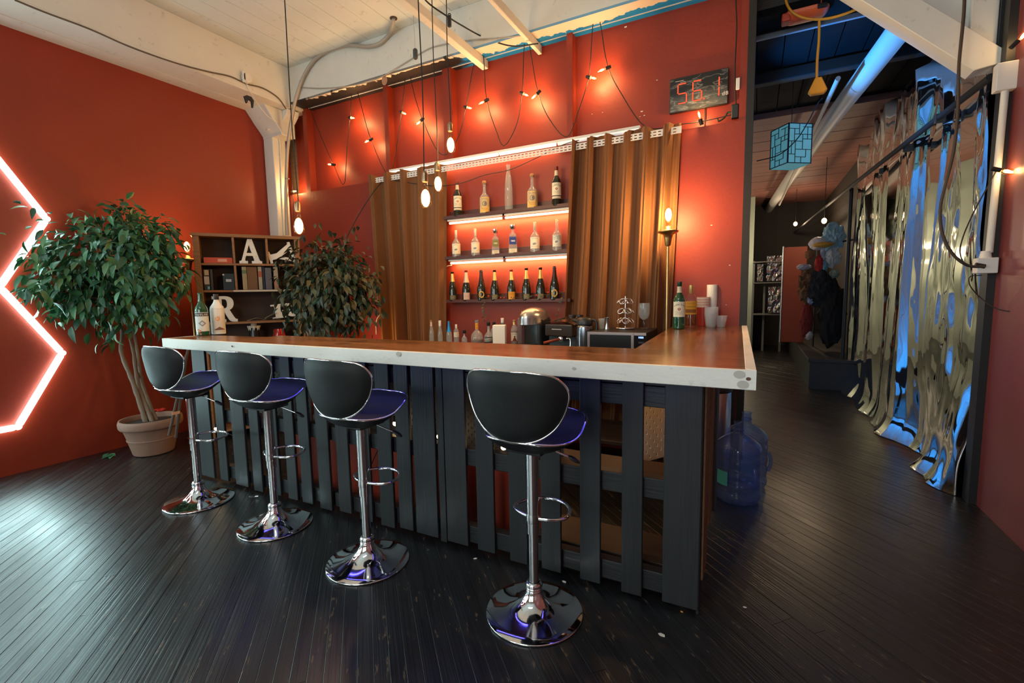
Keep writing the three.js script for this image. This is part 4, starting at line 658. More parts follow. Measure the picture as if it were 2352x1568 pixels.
// ------------------------------------------------------------------ things on the bar top
{
  const bar = (px, py) => { const p = onY(px, py, BT); return V(p.x, BT + 0.0006, p.z); };
  const hOf = (p, px, ty) => onZ(px, ty, p.z).y - BT;
  let p = bar(1559, 755); bottle(p, hOf(p, 1559, 647), { ...S.whiskey, glass: greenGlass, cap: M([0.01, 0.05, 0.025], 0.4), paper2: null }, 'whiskey_bottle', 'green whiskey bottle with cream label on the bar wing', 'bottles on the bar wing');
  p = bar(1586, 750); bottle(p, hOf(p, 1583, 655), { shape: 'jug', glass: clearGlass, paper: paper(128, 170, (g, w, h) => { lines(g, w, 24, 2, 12, '#8c5c12'); txt(g, 'Cuervo', w / 2, 70, 24, '#6b3a10'); g.fillStyle = '#9a5a1c'; g.fillRect(10, 104, w - 20, 44); }, '#e0a12c'), on: [0.3, 0.62, 2.4], fill: 0.5, liquid: M([0.55, 0.2, 0.03], 0.08, 0, { transmission: 0.75, thickness: 0 }), cap: foilGold, capOn: [0.058, 0.8, 1] }, 'tequila_bottle', 'amber tequila bottle with yellow label on the bar wing', 'bottles on the bar wing');
  const cupStack = (px, by, ty, r, n, m, name, label) => { const q = bar(px, by), hh = hOf(q, px, ty), o = thing(name, label, 'cups', q, 0, 'cup stacks at the wall end of the bar wing'), rim = hh * 0.42; for (let i = 0; i < n; i++) { const y = i * rim / n; part('cup', lathe([[0, y], [r * 0.72, y], [r, y + hh - rim], [r + 0.002, y + hh - rim + 0.002], [r - 0.001, y + hh - rim + 0.003]], 22), m[i % m.length], o); } };
  const redCup = M([0.55, 0.05, 0.025], 0.35, 0, { side: THREE.DoubleSide }), whiteCup = M([0.8, 0.76, 0.7], 0.5, 0, { side: THREE.DoubleSide }), rimCup = M([0.75, 0.45, 0.35], 0.4, 0, { side: THREE.DoubleSide }), clearCup = M([0.92, 0.92, 0.92], 0.15, 0, { transmission: 0.75, thickness: 0, side: THREE.DoubleSide });
  { // red cups, mouth down: the rims stack at the top of the picture
    const q = bar(1614, 748), hh = hOf(q, 1616, 682), o = thing('party_cup_stack', 'stack of red plastic party cups against the wall', 'cups', q, 0, 'cup stacks at the wall end of the bar wing');
    part('cup', lathe([[0.03, 0], [0.033, 0.002], [0.046, hh * 0.64]], 24), redCup, o);
    for (let i = 0; i < 12; i++) part('cup_rim', lathe([[0.045, hh * (0.64 + 0.03 * i)], [0.048, hh * (0.645 + 0.03 * i)], [0.048, hh * (0.66 + 0.03 * i)], [0.045, hh * (0.668 + 0.03 * i)]], 24), i % 3 === 1 ? whiteCup : rimCup, o);
  }
  cupStack(1634, 747, 653, 0.038, 22, [whiteCup], 'paper_cup_stack', 'tall sleeve of white paper cups on the bar wing');
  cupStack(1633, 751, 703, 0.048, 8, [clearCup], 'clear_cup_stack', 'short stack of clear plastic cups on the bar wing');
  { const q = bar(1656, 751), hh = hOf(q, 1656, 725), o = thing('plastic_cup', 'single clear plastic cup at the end of the bar wing', 'cup', q); part('cup', lathe([[0, 0.001], [0.027, 0.001], [0.042, hh], [0.044, hh], [0.043, hh - 0.003]], 24), clearCup, o); }
  { const q = bar(1601, 743), o = thing('small_speaker_tag', 'small white tag with a letter b beside the amber bottle', 'tag', q); part('card', rb(-0.018, 0.018, 0, 0.04, -0.004, 0, 0.001, 1), blackPlastic, o); part('lettering', [new THREE.TorusGeometry(0.006, 0.002, 6, 16).translate(0, 0.017, 0.0015), bx(-0.008, -0.005, 0.011, 0.034, 0, 0.002)], capWhite, o); }
  // end of the bar by the shelves
  p = bar(467, 770); bottle(p, hOf(p, 466, 671), { shape: 'whiskey', wide: 1.08, glass: greenGlass, paper: paper(160, 220, (g, w, h) => { g.fillStyle = '#1c2030'; g.fillRect(0, 6, w, 40); txt(g, 'TAYLOR', w / 2, 27, 30, '#e8e2d2', 'serif'); g.fillStyle = '#8d8f92'; g.save(); g.translate(w / 2, 128); g.rotate(Math.PI / 4); g.fillRect(-26, -26, 52, 52); g.fillStyle = '#cfd1d0'; g.fillRect(-14, -14, 28, 28); g.restore(); }, '#d9dcd6'), on: [0.1, 0.54, 2.6] }, 'wine_bottle', 'green bottle with white diamond label at the shelf end of the bar', 'bottles at the shelf end of the bar');
  p = bar(503, 767); bottle(p, hOf(p, 503, 675), { shape: 'jug', wide: 1.12, glass: M([0.82, 0.79, 0.74], 0.25), paper: paper(160, 220, (g, w, h) => { arcText(g, 'MALIBU', w / 2, 120, 92, 22, '#5b4a3a', 0.2); g.fillStyle = '#d98a3a'; g.beginPath(); g.arc(w / 2, 92, 22, 0, 7); g.fill(); g.fillStyle = '#e9c08a'; g.beginPath(); g.arc(w / 2 - 6, 96, 10, 0, 7); g.fill(); g.fillStyle = '#7a4d3a'; g.beginPath(); g.moveTo(30, 200); g.lineTo(90, 168); g.lineTo(150, 196); g.fill(); }, '#d3cbbf'), on: [0.05, 0.64, 2.4], cap: M([0.05, 0.04, 0.035], 0.4), capOn: [0.062, 0.86, 1] }, 'liqueur_bottle', 'opaque white liqueur bottle with sun label on the bar', 'bottles at the shelf end of the bar');
  { const q = bar(460, 771), o = thing('shot_glass', 'shot glass of orange peel in front of the green bottle', 'glass', q); part('glass', lathe([[0, 0.001], [0.017, 0.001], [0.025, 0.062], [0.0235, 0.062], [0.016, 0.01], [0, 0.01]], 20), clearGlass, o); const pm = M([0.75, 0.2, 0.02], 0.5); for (let i = 0; i < 7; i++) part('peel', new THREE.TorusGeometry(0.008, 0.003, 6, 10, 3).rotateX(rr(0, 3)).rotateY(rr(0, 3)).translate(rr(-0.008, 0.008), rr(0.016, 0.048), rr(-0.008, 0.008)), pm, o); }
  { const q = bar(487, 769), o = thing('tall_glass', 'narrow empty glass in front of the white bottle', 'glass', q); part('glass', lathe([[0, 0.001], [0.022, 0.001], [0.023, 0.105], [0.0215, 0.105], [0.02, 0.016], [0, 0.014]], 20), clearGlass, o); }
}
// ------------------------------------------------------------------ brass floor lamps
function floorLamp(base, bulbY, label, I) {
  const o = thing('floor_lamp', label, 'floor lamp', base, 0, 'brass floor lamps with bare bulbs'), d = bulbY - 0.14;
  part('foot', lathe([[0, 0], [0.13, 0], [0.132, 0.012], [0.1, 0.022], [0.02, 0.03], [0, 0.03]], 36), brass, o);
  part('pole', cyl(0.011, 0.009, d - 0.02, 0, 0.025, 0, 16), brass, o);
  part('dish', lathe([[0.008, d - 0.1], [0.02, d - 0.09], [0.028, d - 0.04], [0.035, d - 0.015], [0.07, d], [0.072, d + 0.012], [0.06, d + 0.016], [0.02, d + 0.018], [0.02, d + 0.045], [0, d + 0.045]], 32), brass, o);
  edison(o, V(0, d + 0.04, 0), 0.14, I, false); return o;
}
floorLamp([-0.575, 0, -3.6], 1.905, 'brass floor lamp standing against the wing end of the bar', 2.2);
{ const p = onX(429, 563, -4.78); floorLamp([p.x, 0, p.z], p.y, 'brass floor lamp between the potted tree and the bookcase', 0.7); }
// amber lamp behind the bushy plant and bulbs strung inside the bar
{
  const p = onZ(832, 766, -3.5), o = thing('amber_lamp', 'amber glass lamp glowing low behind the bushy plant', 'lamp', [p.x, 0.62, -3.5]);
  part('globe', new THREE.SphereGeometry(0.07, 24, 16).translate(0, 0.13, 0), glow([1, 0.5, 0.06], 1.6), o); part('foot', lathe([[0, 0], [0.06, 0], [0.06, 0.01], [0.02, 0.03], [0.02, 0.07], [0, 0.07]], 24), brass, o);
  pointLight(V(0, 0.13, 0), col(1, 0.52, 0.08), 0.8, 3, o);
  solo('plant_stool', [rb(p.x - 0.16, p.x + 0.16, 0.595, 0.62, -3.66, -3.34, 0.004), ...[[-0.13, -3.63], [0.13, -3.63], [-0.13, -3.37], [0.13, -3.37]].map(([x, z]) => bx(p.x + x - 0.018, p.x + x + 0.018, 0, 0.595, z - 0.018, z + 0.018))], M([0.12, 0.06, 0.03], 0.6), 'small wooden stand under the amber lamp', 'stand');
  const q = thing('bar_string_lights', 'short string of small bulbs inside the bar behind the slats', 'string lights'), pts = [[497, 984], [580, 1030], [585, 1105], [700, 1120], [808, 1180], [860, 1050], [908, 972], [960, 990], [1009, 1002], [1080, 1040], [1157, 1027], [1230, 1060]].map(([x, y], i) => onZ(x, y, -2.1));
  part('cord', tube(pts, 0.003, 120, 5), cordBlack, q);
  for (const i of [0, 2, 4, 6, 8, 10]) { const c = pts[i]; const s = part('socket', rod(c.clone().add(V(0, 0.01, 0)), c.clone().add(V(0, 0.045, 0)), 0.011, 8), blackPlastic, q); part('bulb', new THREE.SphereGeometry(0.015, 12, 8).translate(c.x, c.y, c.z), filamentGlow, s); pointLight(c, WARM, 0.035, 0.7); }
const wl = thing('puck_light', 'amber puck light under the bar top behind the end slat', 'lamp', [-0.24, 0.93, -2.35]);
  part('dome', new THREE.SphereGeometry(0.03, 18, 10, 0, Math.PI * 2, Math.PI / 2, Math.PI / 2), glow([1, 0.52, 0.08], 2.5), wl); part('rim', cyl(0.034, 0.034, 0.012, 0, 0, 0, 24), blackPlastic, wl); part('stem', cyl(0.008, 0.008, 0.11, 0, 0.012, 0, 8), blackPlastic, wl);
  pointLight(V(0, -0.035, 0), col(1, 0.42, 0.05), 0.1, 1, wl);
}

// ------------------------------------------------------------------ light hexagons on the side wall
{
  const o = thing('neon_hexagons', 'honeycomb of bright white light tubes on the deep red wall', 'light', [0, 0, 0]), sd = 0.632, X = XL + 0.026, seen = new Set(), h3 = sd * Math.sqrt(3);
  const neon = glow([0.9, 1, 0.99], 9);
  const z0 = -1.722 + sd, cells = [[z0, 2.015], [z0, 2.015 - h3], [z0 + 1.5 * sd, 2.015 - h3 / 2], [z0 + 3 * sd, 2.015], [z0 + 3 * sd, 2.015 - h3], [z0 + 4.5 * sd, 2.015 - h3 / 2]];
  for (const [cz, cy] of cells) for (let k = 0; k < 6; k++) {
    const P = (i) => V(X, cy + sd * Math.sin(i * Math.PI / 3), cz + sd * Math.cos(i * Math.PI / 3)), a = P(k), b = P(k + 1), m = a.clone().add(b).multiplyScalar(0.5), key = m.y.toFixed(2) + m.z.toFixed(2);
    if (seen.has(key)) continue; seen.add(key);
    const d = b.clone().sub(a), L = d.length() - 0.03, g = new RoundedBoxGeometry(0.03, L, 0.046, 2, 0.013).applyQuaternion(new THREE.Quaternion().setFromUnitVectors(V(0, 1, 0), d.clone().normalize())).translate(m.x, m.y, m.z);
    part('light_tube', g, neon, o);
    part('joint', new THREE.CylinderGeometry(0.022, 0.022, 0.026, 16).rotateZ(Math.PI / 2).translate(a.x, a.y, a.z), neon, o);
    areaLight(m.clone().add(V(0.017, 0, 0)), V(1, 0, 0), L, 0.03, col(0.5, 0.97, 1), 46, d);
  }
}
// ------------------------------------------------------------------ leaves
function leafGeo(len, wid, bend) {
  const n = 4, pos = [], uv = [], ix = [], prof = [0, 0.75, 1, 0.66, 0];
  for (let i = 0; i <= n; i++) { const t = i / n, w = wid * prof[i] / 2, y = -bend * t * t * len, z = len * t; pos.push(-w, y + w * 0.35, z, 0, y, z, w, y + w * 0.35, z); uv.push(0, t, 0.5, t, 1, t); }
  for (let i = 0; i < n; i++) for (const q of [0, 1]) { const a = i * 3 + q, b = a + 1, c = a + 3, d = a + 4; ix.push(a, c, b, b, c, d); }
  const g = new THREE.BufferGeometry(); g.setAttribute('position', new THREE.Float32BufferAttribute(pos, 3)); g.setAttribute('uv', new THREE.Float32BufferAttribute(uv, 2)); g.setIndex(ix); g.computeVertexNormals(); return g;
}
const leafShapes = [leafGeo(0.094, 0.042, 0.35), leafGeo(0.1, 0.04, 0.6), leafGeo(0.08, 0.04, 0.15)];
const leafMat = (c, r = 0.42) => M(c, r, 0, { side: THREE.DoubleSide });
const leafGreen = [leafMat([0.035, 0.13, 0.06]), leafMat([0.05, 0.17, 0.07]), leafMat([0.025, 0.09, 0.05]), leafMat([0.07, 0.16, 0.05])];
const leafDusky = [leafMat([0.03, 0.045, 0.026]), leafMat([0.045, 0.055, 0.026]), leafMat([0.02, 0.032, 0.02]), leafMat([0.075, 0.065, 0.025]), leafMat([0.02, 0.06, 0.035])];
function crown(parent, sprays, mats, keep, ok, big = 1) {
  const all = [];
  for (const [c, n, dir] of sprays) for (let i = 0; i < n; i++) {
    const q = c.clone().add(V(rr(-1, 1), rr(-1, 1), rr(-1, 1)).multiplyScalar(0.085)).addScaledVector(dir, rr(-0.1, 0.1)); if (!ok(q)) continue;
    const d = dir.clone().multiplyScalar(0.7).add(V(rr(-1, 1), rr(-1.3, 0.35), rr(-1, 1))).normalize();
    const m = new THREE.Matrix4().lookAt(V(0, 0, 0), d.clone().negate(), V(rr(-0.5, 0.5), 1, rr(-0.5, 0.5))); m.scale(V(1, 1, 1).multiplyScalar(big * rr(0.75, 1.25))); m.setPosition(q);
    all.push([q, m, Math.floor(rnd() * 3), Math.floor(rnd() * mats.length)]);
  }
  all.sort((a, b) => a[0].distanceTo(EYE) - b[0].distanceTo(EYE)); const rest = mats.map(() => []);
  all.forEach(([q, m, s, k], i) => { if (i < keep) { const l = part('leaf', leafShapes[s], mats[k], parent); l.applyMatrix4(m); } else rest[k].push(leafShapes[s].clone().applyMatrix4(m)); });
  const used = rest.map((r, k) => [r, k]).filter(([r]) => r.length), geos = used.map(([r]) => join(r));
  if (geos.length) { const f = new THREE.Mesh(mergeGeometries(geos, true), used.map(([, k]) => mats[k])); f.name = 'foliage'; f.userData.kind = 'stuff'; f.castShadow = f.receiveShadow = true; parent.add(f); }
  return all.length;
}
const bark = M([0.2, 0.145, 0.105], 0.8, 0, { bumpMap: rep(tGrainB, 1, 1), bumpScale: 0.004 });
function taperTube(pts, r0, r1, n = 24, k = 7) { const g = tube(pts, 1, n, k), c = curve(pts), p = g.attributes.position; for (let i = 0; i <= n; i++) { const q = c.getPointAt(i / n), r = (r0 + (r1 - r0) * i / n) * (1 + 0.12 * Math.sin(i * 2.3)); for (let j = 0; j <= k; j++) { const id = i * (k + 1) + j; p.setXYZ(id, q.x + (p.getX(id) - q.x) * r, q.y + (p.getY(id) - q.y) * r, q.z + (p.getZ(id) - q.z) * r); } } return g; }
{ // potted tree
  const base = V(-4.72, 0, -2.13), D = depthOf(base), o = thing('potted_tree', 'weeping fig tree with bushy crown in a terracotta pot', 'plant', [0, 0, 0]);
  const clay = M([0.28, 0.155, 0.11], 0.75, 0, { map: rep(tMottle, 2, 2), bumpMap: rep(tMottleB, 2, 2), bumpScale: 0.001 }), ph = 0.315;
  const pot = part('pot', lathe([[0, 0.002], [0.145, 0.002], [0.15, 0.01], [0.178, 0.13], [0.184, 0.133], [0.184, 0.142], [0.18, 0.146], [0.205, 0.235], [0.224, 0.24], [0.232, 0.255], [0.234, 0.29], [0.226, ph], [0.212, ph], [0.205, 0.29], [0.2, 0.27]], 48).translate(base.x, 0, base.z), clay, o, 'terracotta coloured round pot with a banded rim');
  part('soil', lathe([[0, 0.285], [0.12, 0.28], [0.204, 0.272]], 32).translate(base.x, 0, base.z), M([0.04, 0.025, 0.018], 0.9), pot);
  const at = (px, py, dd = 0) => atDepth(px, py, D + dd), start = (dx, dz) => V(base.x + dx, 0.27, base.z + dz);
  part('stem', taperTube([start(-0.02, 0.03), at(306, 880, -0.05), at(278, 805, -0.08), at(281, 765, -0.05), at(262, 690)], 0.022, 0.013), bark, o);
  part('stem', taperTube([start(0.02, 0.0), at(318, 885), at(305, 800, 0.04), at(298, 770, 0.03), at(315, 680, 0.05)], 0.018, 0.011), bark, o);
  part('stem', taperTube([start(0.0, -0.04), at(327, 880, 0.06), at(316, 810, -0.03), at(308, 765, 0.0), at(290, 690, 0.02), at(250, 640)], 0.016, 0.01), bark, o);
  const sprays = [], branch = [];
  for (let i = 0; i < 330; i++) {
    const th = rr(0, 2 * Math.PI), r = Math.pow(rnd(), 0.45), px = 244 + 166 * r * Math.cos(th), py = 612 + 128 * r * Math.sin(th) + 0.0016 * (px - 243) ** 2 * 0.3, dd = -0.12 - 0.0032 * Math.max(0, 190 - px) + rr(-0.4, 0.26) * Math.sqrt(Math.max(0.05, 1 - r * r));
    const c = at(px, py, dd); if (c.x < XL + 0.12) continue;
    const dir = c.clone().sub(at(285, 620)).normalize().add(V(0, -0.35, 0)).normalize(); sprays.push([c, 9, dir]);
    if (i % 11 === 0) branch.push(taperTube([at(280, 690), at(280 + (px - 280) * 0.45, 690 + (py - 690) * 0.6, dd * 0.5), c], 0.007, 0.002, 10, 5));
  }
  for (const [px, py, dd] of [[80, 552, -0.5], [66, 525, -0.52], [100, 530, -0.45], [110, 560, -0.42], [120, 505, -0.4], [165, 482, -0.25], [265, 485, 0], [275, 500, 0.1], [380, 520, -0.1], [395, 545, -0.1], [400, 600, 0], [415, 640, 0.05], [400, 665, 0], [150, 705, -0.2], [170, 720, -0.2], [250, 765, -0.2], [240, 745, -0.25], [350, 740, 0], [365, 700, 0]]) { const c = at(px, py, dd); if (c.x > XL + 0.05) sprays.push([c, 9, V(0, -0.6, 0).add(c.clone().sub(at(270, 620)).normalize()).normalize()]); }
  part('branch', join(branch), bark, o);
  console.log('tree leaves', crown(o, sprays, leafGreen, 300, (q) => q.x > XL + 0.11 && !(q.x > -4.7 && q.z < -2.42)));
  const red = thing('red_flower', 'small red artificial flower lying on the terracotta pot rim', 'flower', onY(368, 943, 0.318)), rm = M([0.6, 0.03, 0.02], 0.5, 0, { side: THREE.DoubleSide });
  for (let i = 0; i < 7; i++) part('petal', new THREE.SphereGeometry(0.02, 8, 6).scale(1.3, 0.35, 0.8).rotateY(i * 0.9).translate(0.022 * Math.cos(i * 0.9), 0.008 + 0.004 * (i % 3), 0.022 * Math.sin(-i * 0.9)), rm, red);
  const sp = thing('leaf_sprig', 'fallen green leaf sprig on the floor by the terracotta pot', 'sprig', onY(258, 1044, 0.004)); for (let i = 0; i < 6; i++) { const l = part('leaf', leafShapes[2], leafGreen[i % 3], sp); l.position.set(0.02 * i - 0.05, 0.006, 0.01 * (i % 3)); l.rotation.y = rr(-1.5, 1.5) + 1.2; }
  solo('paper_scrap', surf((u, v) => { const c = onY(368, 1030, 0); return V(c.x - 0.05 + 0.1 * u, 0.004 + 0.012 * Math.sin(u * 3) * Math.sin(v * 3), c.z - 0.02 + 0.04 * v + 0.02 * u); }, 8, 4), M([0.7, 0.68, 0.62], 0.8, 0, { side: THREE.DoubleSide }), 'curled pale paper scrap on the floor by the terracotta pot', 'scrap');
}
{ // bushy plant behind the bar
  const D = depthOf(onZ(755, 650, -3.05)), o = thing('bushy_plant', 'dusky leaved bushy plant behind the bar next to the curtain', 'plant'), at = (px, py, dd = 0) => atDepth(px, py, D + dd), f = V(at(755, 800).x, 0, at(755, 800).z);
  part('pot', lathe([[0, 0.002], [0.12, 0.002], [0.15, 0.24], [0.165, 0.245], [0.165, 0.28], [0.15, 0.28], [0.145, 0.25], [0, 0.25]], 32).translate(f.x, 0, f.z), M([0.05, 0.04, 0.035], 0.6), o);
  for (const k of [-1, 0, 1]) part('stem', taperTube([V(f.x + k * 0.03, 0.24, f.z), V(f.x + k * 0.05, 0.6, f.z + 0.02 * k), at(755 + 20 * k, 760), at(750 + 35 * k, 680)], 0.016, 0.008, 18, 6), bark, o);
  const sprays = [];
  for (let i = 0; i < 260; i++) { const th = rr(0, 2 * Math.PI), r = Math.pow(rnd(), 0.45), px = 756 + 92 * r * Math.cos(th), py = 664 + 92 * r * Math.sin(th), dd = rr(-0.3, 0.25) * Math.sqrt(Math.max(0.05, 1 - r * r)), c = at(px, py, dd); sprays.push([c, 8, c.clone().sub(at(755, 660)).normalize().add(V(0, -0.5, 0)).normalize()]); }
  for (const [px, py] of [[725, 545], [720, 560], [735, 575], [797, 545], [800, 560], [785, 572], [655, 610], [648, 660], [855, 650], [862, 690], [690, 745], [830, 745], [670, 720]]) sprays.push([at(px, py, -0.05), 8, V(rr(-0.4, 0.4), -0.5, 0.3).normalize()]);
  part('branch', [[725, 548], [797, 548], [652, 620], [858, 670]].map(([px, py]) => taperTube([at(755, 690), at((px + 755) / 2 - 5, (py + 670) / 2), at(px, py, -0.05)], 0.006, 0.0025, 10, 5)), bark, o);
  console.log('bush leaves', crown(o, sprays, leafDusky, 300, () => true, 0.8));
}
{ // vine trailing along the champagne ledge and down over the coffee machines
  const o = thing('vine_garland', 'thin green vine with red berries trailing from the champagne ledge', 'garland'), z = -3.8, berry = M([0.5, 0.03, 0.02], 0.35), stemM = M([0.08, 0.09, 0.04], 0.7);
  const run = [[1110, 684], [1150, 680], [1190, 683], [1232, 678], [1262, 676], [1292, 672]].map(([x, y]) => onZ(x, y, z)), fall = [[1292, 672], [1290, 690], [1283, 715], [1274, 742], [1262, 752], [1256, 772]].map(([x, y]) => onZ(x, y, -3.77)), left = [[1113, 686], [1112, 705], [1112, 722], [1114, 740]].map(([x, y]) => onZ(x, y, -3.77));
  for (const l of [run, fall, left]) part('stem', tube(l, 0.0016, 40, 4), stemM, o);
  for (const l of [run, fall, left]) { const c = curve(l); for (let i = 1; i < 9; i++) { const q = c.getPoint(i / 9), lf = part('leaf', leafShapes[2], leafDusky[i % 5], o); lf.position.copy(q); lf.rotation.set(rr(0.2, 1.4), rr(-1.5, 1.5), rr(-0.5, 0.5)); lf.scale.setScalar(0.42); } }
  for (const [x, y] of [[1122, 680], [1150, 684], [1158, 684], [1232, 678], [1259, 672]]) part('berry', new THREE.SphereGeometry(0.009, 10, 8).translate(...onZ(x, y, -3.785).toArray()), berry, o);
}
// ------------------------------------------------------------------ bookcase in the corner
{
  const az = 33 * Math.PI / 180, u = V(Math.sin(az), 0, -Math.cos(az)), nn = V(Math.cos(az), 0, Math.sin(az)), A = V(-4.6, 0, -2.54);
  const o = thing('bookcase', 'worn brown wooden cubby bookcase in the corner', 'bookcase', A, Math.PI / 2 - az), DEP = 0.27, WD = 0.905, HT = 1.955;
  const loc = (px, py, off = 0) => { const d = ray(px, py), t = (off - EYE.clone().sub(A).dot(nn)) / d.dot(nn), p = EYE.clone().addScaledVector(d, t); return [p.clone().sub(A).dot(u), p.y]; };
  const wld = (x, y, off) => A.clone().addScaledVector(u, x).addScaledVector(nn, off).setY(y), wood = M([0.3, 0.135, 0.055], 0.55, 0, { map: rep(tGrain, 1, 1.5), bumpMap: rep(tGrainB, 1, 2), bumpScale: 0.0015 }), back = M([0.06, 0.028, 0.017], 0.65, 0, { map: tGrain }), pale = M([0.55, 0.5, 0.44], 0.6);
  part('side_board', rb(0, 0.052, 0, HT - 0.03, -DEP, 0, 0.004, 1), wood, o); part('side_board', rb(WD - 0.052, WD, 0, HT - 0.03, -DEP, 0, 0.004, 1), wood, o);
  part('top_board', rb(-0.012, WD + 0.012, HT - 0.03, HT, -DEP, 0.006, 0.004, 1), wood, o); part('back_panel', bx(0.05, WD - 0.05, 0, HT - 0.03, -DEP, -DEP + 0.012), back, o);
  const sy = [loc(500, 604)[1], loc(500, 666)[1], loc(600, 737)[1], 0.62, 0.08];
  sy.forEach((y, i) => part('shelf_board', rb(0.052, WD - 0.052, y - 0.02, y, -DEP + 0.012, -0.004, 0.003, 1), wood, o));
  part('shelf_edge', bx(loc(536, 666)[0], WD - 0.06, sy[1] - 0.018, sy[1] - 0.002, -0.0035, -0.0015), pale, o, 'pale worn shelf edge');
  for (const px of [536, 613]) { const x = loc(px, 570)[0]; part('divider', rb(x - 0.01, x + 0.01, sy[0], HT - 0.03, -DEP + 0.012, -0.004, 0.003, 1), wood, o); }
  { const x = loc(541, 630)[0]; part('divider', rb(x - 0.01, x + 0.01, sy[1], sy[0] - 0.02, -DEP + 0.012, -0.004, 0.003, 1), wood, o); }
  const ROT = Math.PI / 2 - az, item = (name, label, cat, x, y, off, group) => thing(name, label, cat, wld(x, y + 0.0008, off), ROT, group);
  // books
  const book = (name, label, x0, x1, y, h, d, c, band) => { const q = item(name, label, 'book', (x0 + x1) / 2, y, -0.03, 'books in the bookcase'), w = x1 - x0; part('cover', rb(-w / 2, w / 2, 0, h, -d, 0, Math.min(0.004, w * 0.2), 1), M(c, 0.6), q); if (band) part('spine_band', bx(-w / 2 + 0.001, w / 2 - 0.001, h * band[0], h * band[1], 0, 0.0012), M(band[2], 0.6), q); };
  { const [x0] = loc(467, 596), [x1] = loc(534, 596), h = loc(500, 591)[1] - sy[0], q = item('red_book', 'thick orange red book lying flat in the top cubby', 'book', (x0 + x1) / 2, sy[0], -0.02, 'books in the bookcase'), w = x1 - x0; part('cover', rb(-w / 2, w / 2, 0, h, -0.16, 0, 0.003, 1), M([0.55, 0.07, 0.03], 0.5), q); part('lettering', bx(-w * 0.02, w * 0.3, h * 0.25, h * 0.75, 0, 0.001), M([0.7, 0.35, 0.25], 0.6), q); }
  { const b = (pa, pb, ty, name, label, c, band) => { const [x0] = loc(pa, 645), [x1] = loc(pb, 645); book(name, label, x0, x1, sy[1], loc(pa, ty)[1] - sy[1], 0.17, c, band); };
    b(557, 568, 612, 'cream_book', 'cream and green spined book beside the brown folder', [0.35, 0.27, 0.15], [0.7, 0.85, [0.1, 0.16, 0.08]]); b(568.5, 592, 612, 'brown_folder', 'wide brown folder standing among the books', [0.16, 0.07, 0.025]);
    b(594, 603, 612, 'red_banded_book', 'cream book with red spine band in the bookcase', [0.38, 0.32, 0.24], [0.55, 0.8, [0.4, 0.08, 0.04]]); b(604, 609, 612, 'navy_book', 'thin navy book in the bookcase', [0.01, 0.015, 0.04]); b(610, 625, 614, 'grey_binder', 'grey binder standing in the bookcase', [0.1, 0.1, 0.13]); b(630, 640, 612, 'round_mark_book', 'cream book with tan lower spine under the plant leaves', [0.36, 0.3, 0.22], [0.05, 0.45, [0.4, 0.18, 0.1]]);
    b(483, 489, 618, 'dark_book', 'thin dark book leaning in the second row cubby', [0.04, 0.045, 0.05]); }
  { const [x0] = loc(467, 640), [x1] = loc(481, 640), q = item('framed_card', 'small pale framed card in the second row cubby', 'card', (x0 + x1) / 2, sy[1], -0.04), h = loc(470, 618)[1] - sy[1], w = x1 - x0; part('frame', rb(-w / 2, w / 2, 0, h, -0.02, 0, 0.002, 1), M([0.03, 0.03, 0.03], 0.4), q); part('card', bx(-w * 0.42, w * 0.42, h * 0.28, h * 0.66, 0, 0.002), M([0.5, 0.42, 0.38], 0.5), q); part('card', bx(-w * 0.3, w * 0.42, h * 0.72, h * 0.97, 0, 0.002), M([0.55, 0.4, 0.28], 0.5), q); part('card', bx(w * 0.05, w * 0.42, h * 0.04, h * 0.18, 0, 0.002), M([0.15, 0.5, 0.65], 0.4), q); }
  { const [x0] = loc(512, 645), [x1] = loc(539, 645), q = item('teal_box', 'dark teal box with small pale sticker in the bookcase', 'box', (x0 + x1) / 2, sy[1], -0.03), h = loc(520, 628)[1] - sy[1], w = x1 - x0; part('box', rb(-w / 2, w / 2, 0, h, -0.15, 0, 0.004), M([0.012, 0.035, 0.05], 0.3), q); part('sticker', bx(-w * 0.25, w * 0.22, h * 0.5, h * 0.66, 0, 0.0015), M([0.45, 0.5, 0.6], 0.5), q); part('sticker', cyl(0.008, 0.008, 0.0015, 0, 0, 0, 12).rotateX(Math.PI / 2).translate(-w * 0.44, h * 0.93, 0), M([0.6, 0.6, 0.6], 0.5), q); }
  // marquee letters
  const font = await new FontLoader().loadAsync('fonts/droid/droid_serif_bold.typeface.json'), enamel = M([0.78, 0.75, 0.7], 0.4), bulbM = M([0.9, 0.85, 0.75], 0.2, 0, { clearcoat: 1 });
  const marquee = (ch, label, x0, x1, y0, h, turn, grp, dots) => {
    const q = item('marquee_letter', label, 'letter', (x0 + x1) / 2, y0, -0.05, 'white marquee letters'), g = new TextGeometry(ch, { font, size: 1, depth: 0.18, curveSegments: 8, bevelEnabled: true, bevelSize: 0.02, bevelThickness: 0.02, bevelSegments: 1 }); g.computeBoundingBox(); const bb = g.boundingBox, w = x1 - x0;
    g.translate(-(bb.min.x + bb.max.x) / 2, -(bb.min.y + bb.max.y) / 2, -0.09).scale((turn ? h : w) / (bb.max.x - bb.min.x), (turn ? w : h) / (bb.max.y - bb.min.y), 0.13); if (turn) g.rotateZ(turn); g.computeBoundingBox(); g.translate(0, -g.boundingBox.min.y, 0); part('letter_body', g, enamel, q);
    for (const [dx, dy] of dots) part('bulb', new THREE.SphereGeometry(0.0055, 10, 8).translate(dx * w / 2, dy * h, 0.017), bulbM, q);
  };
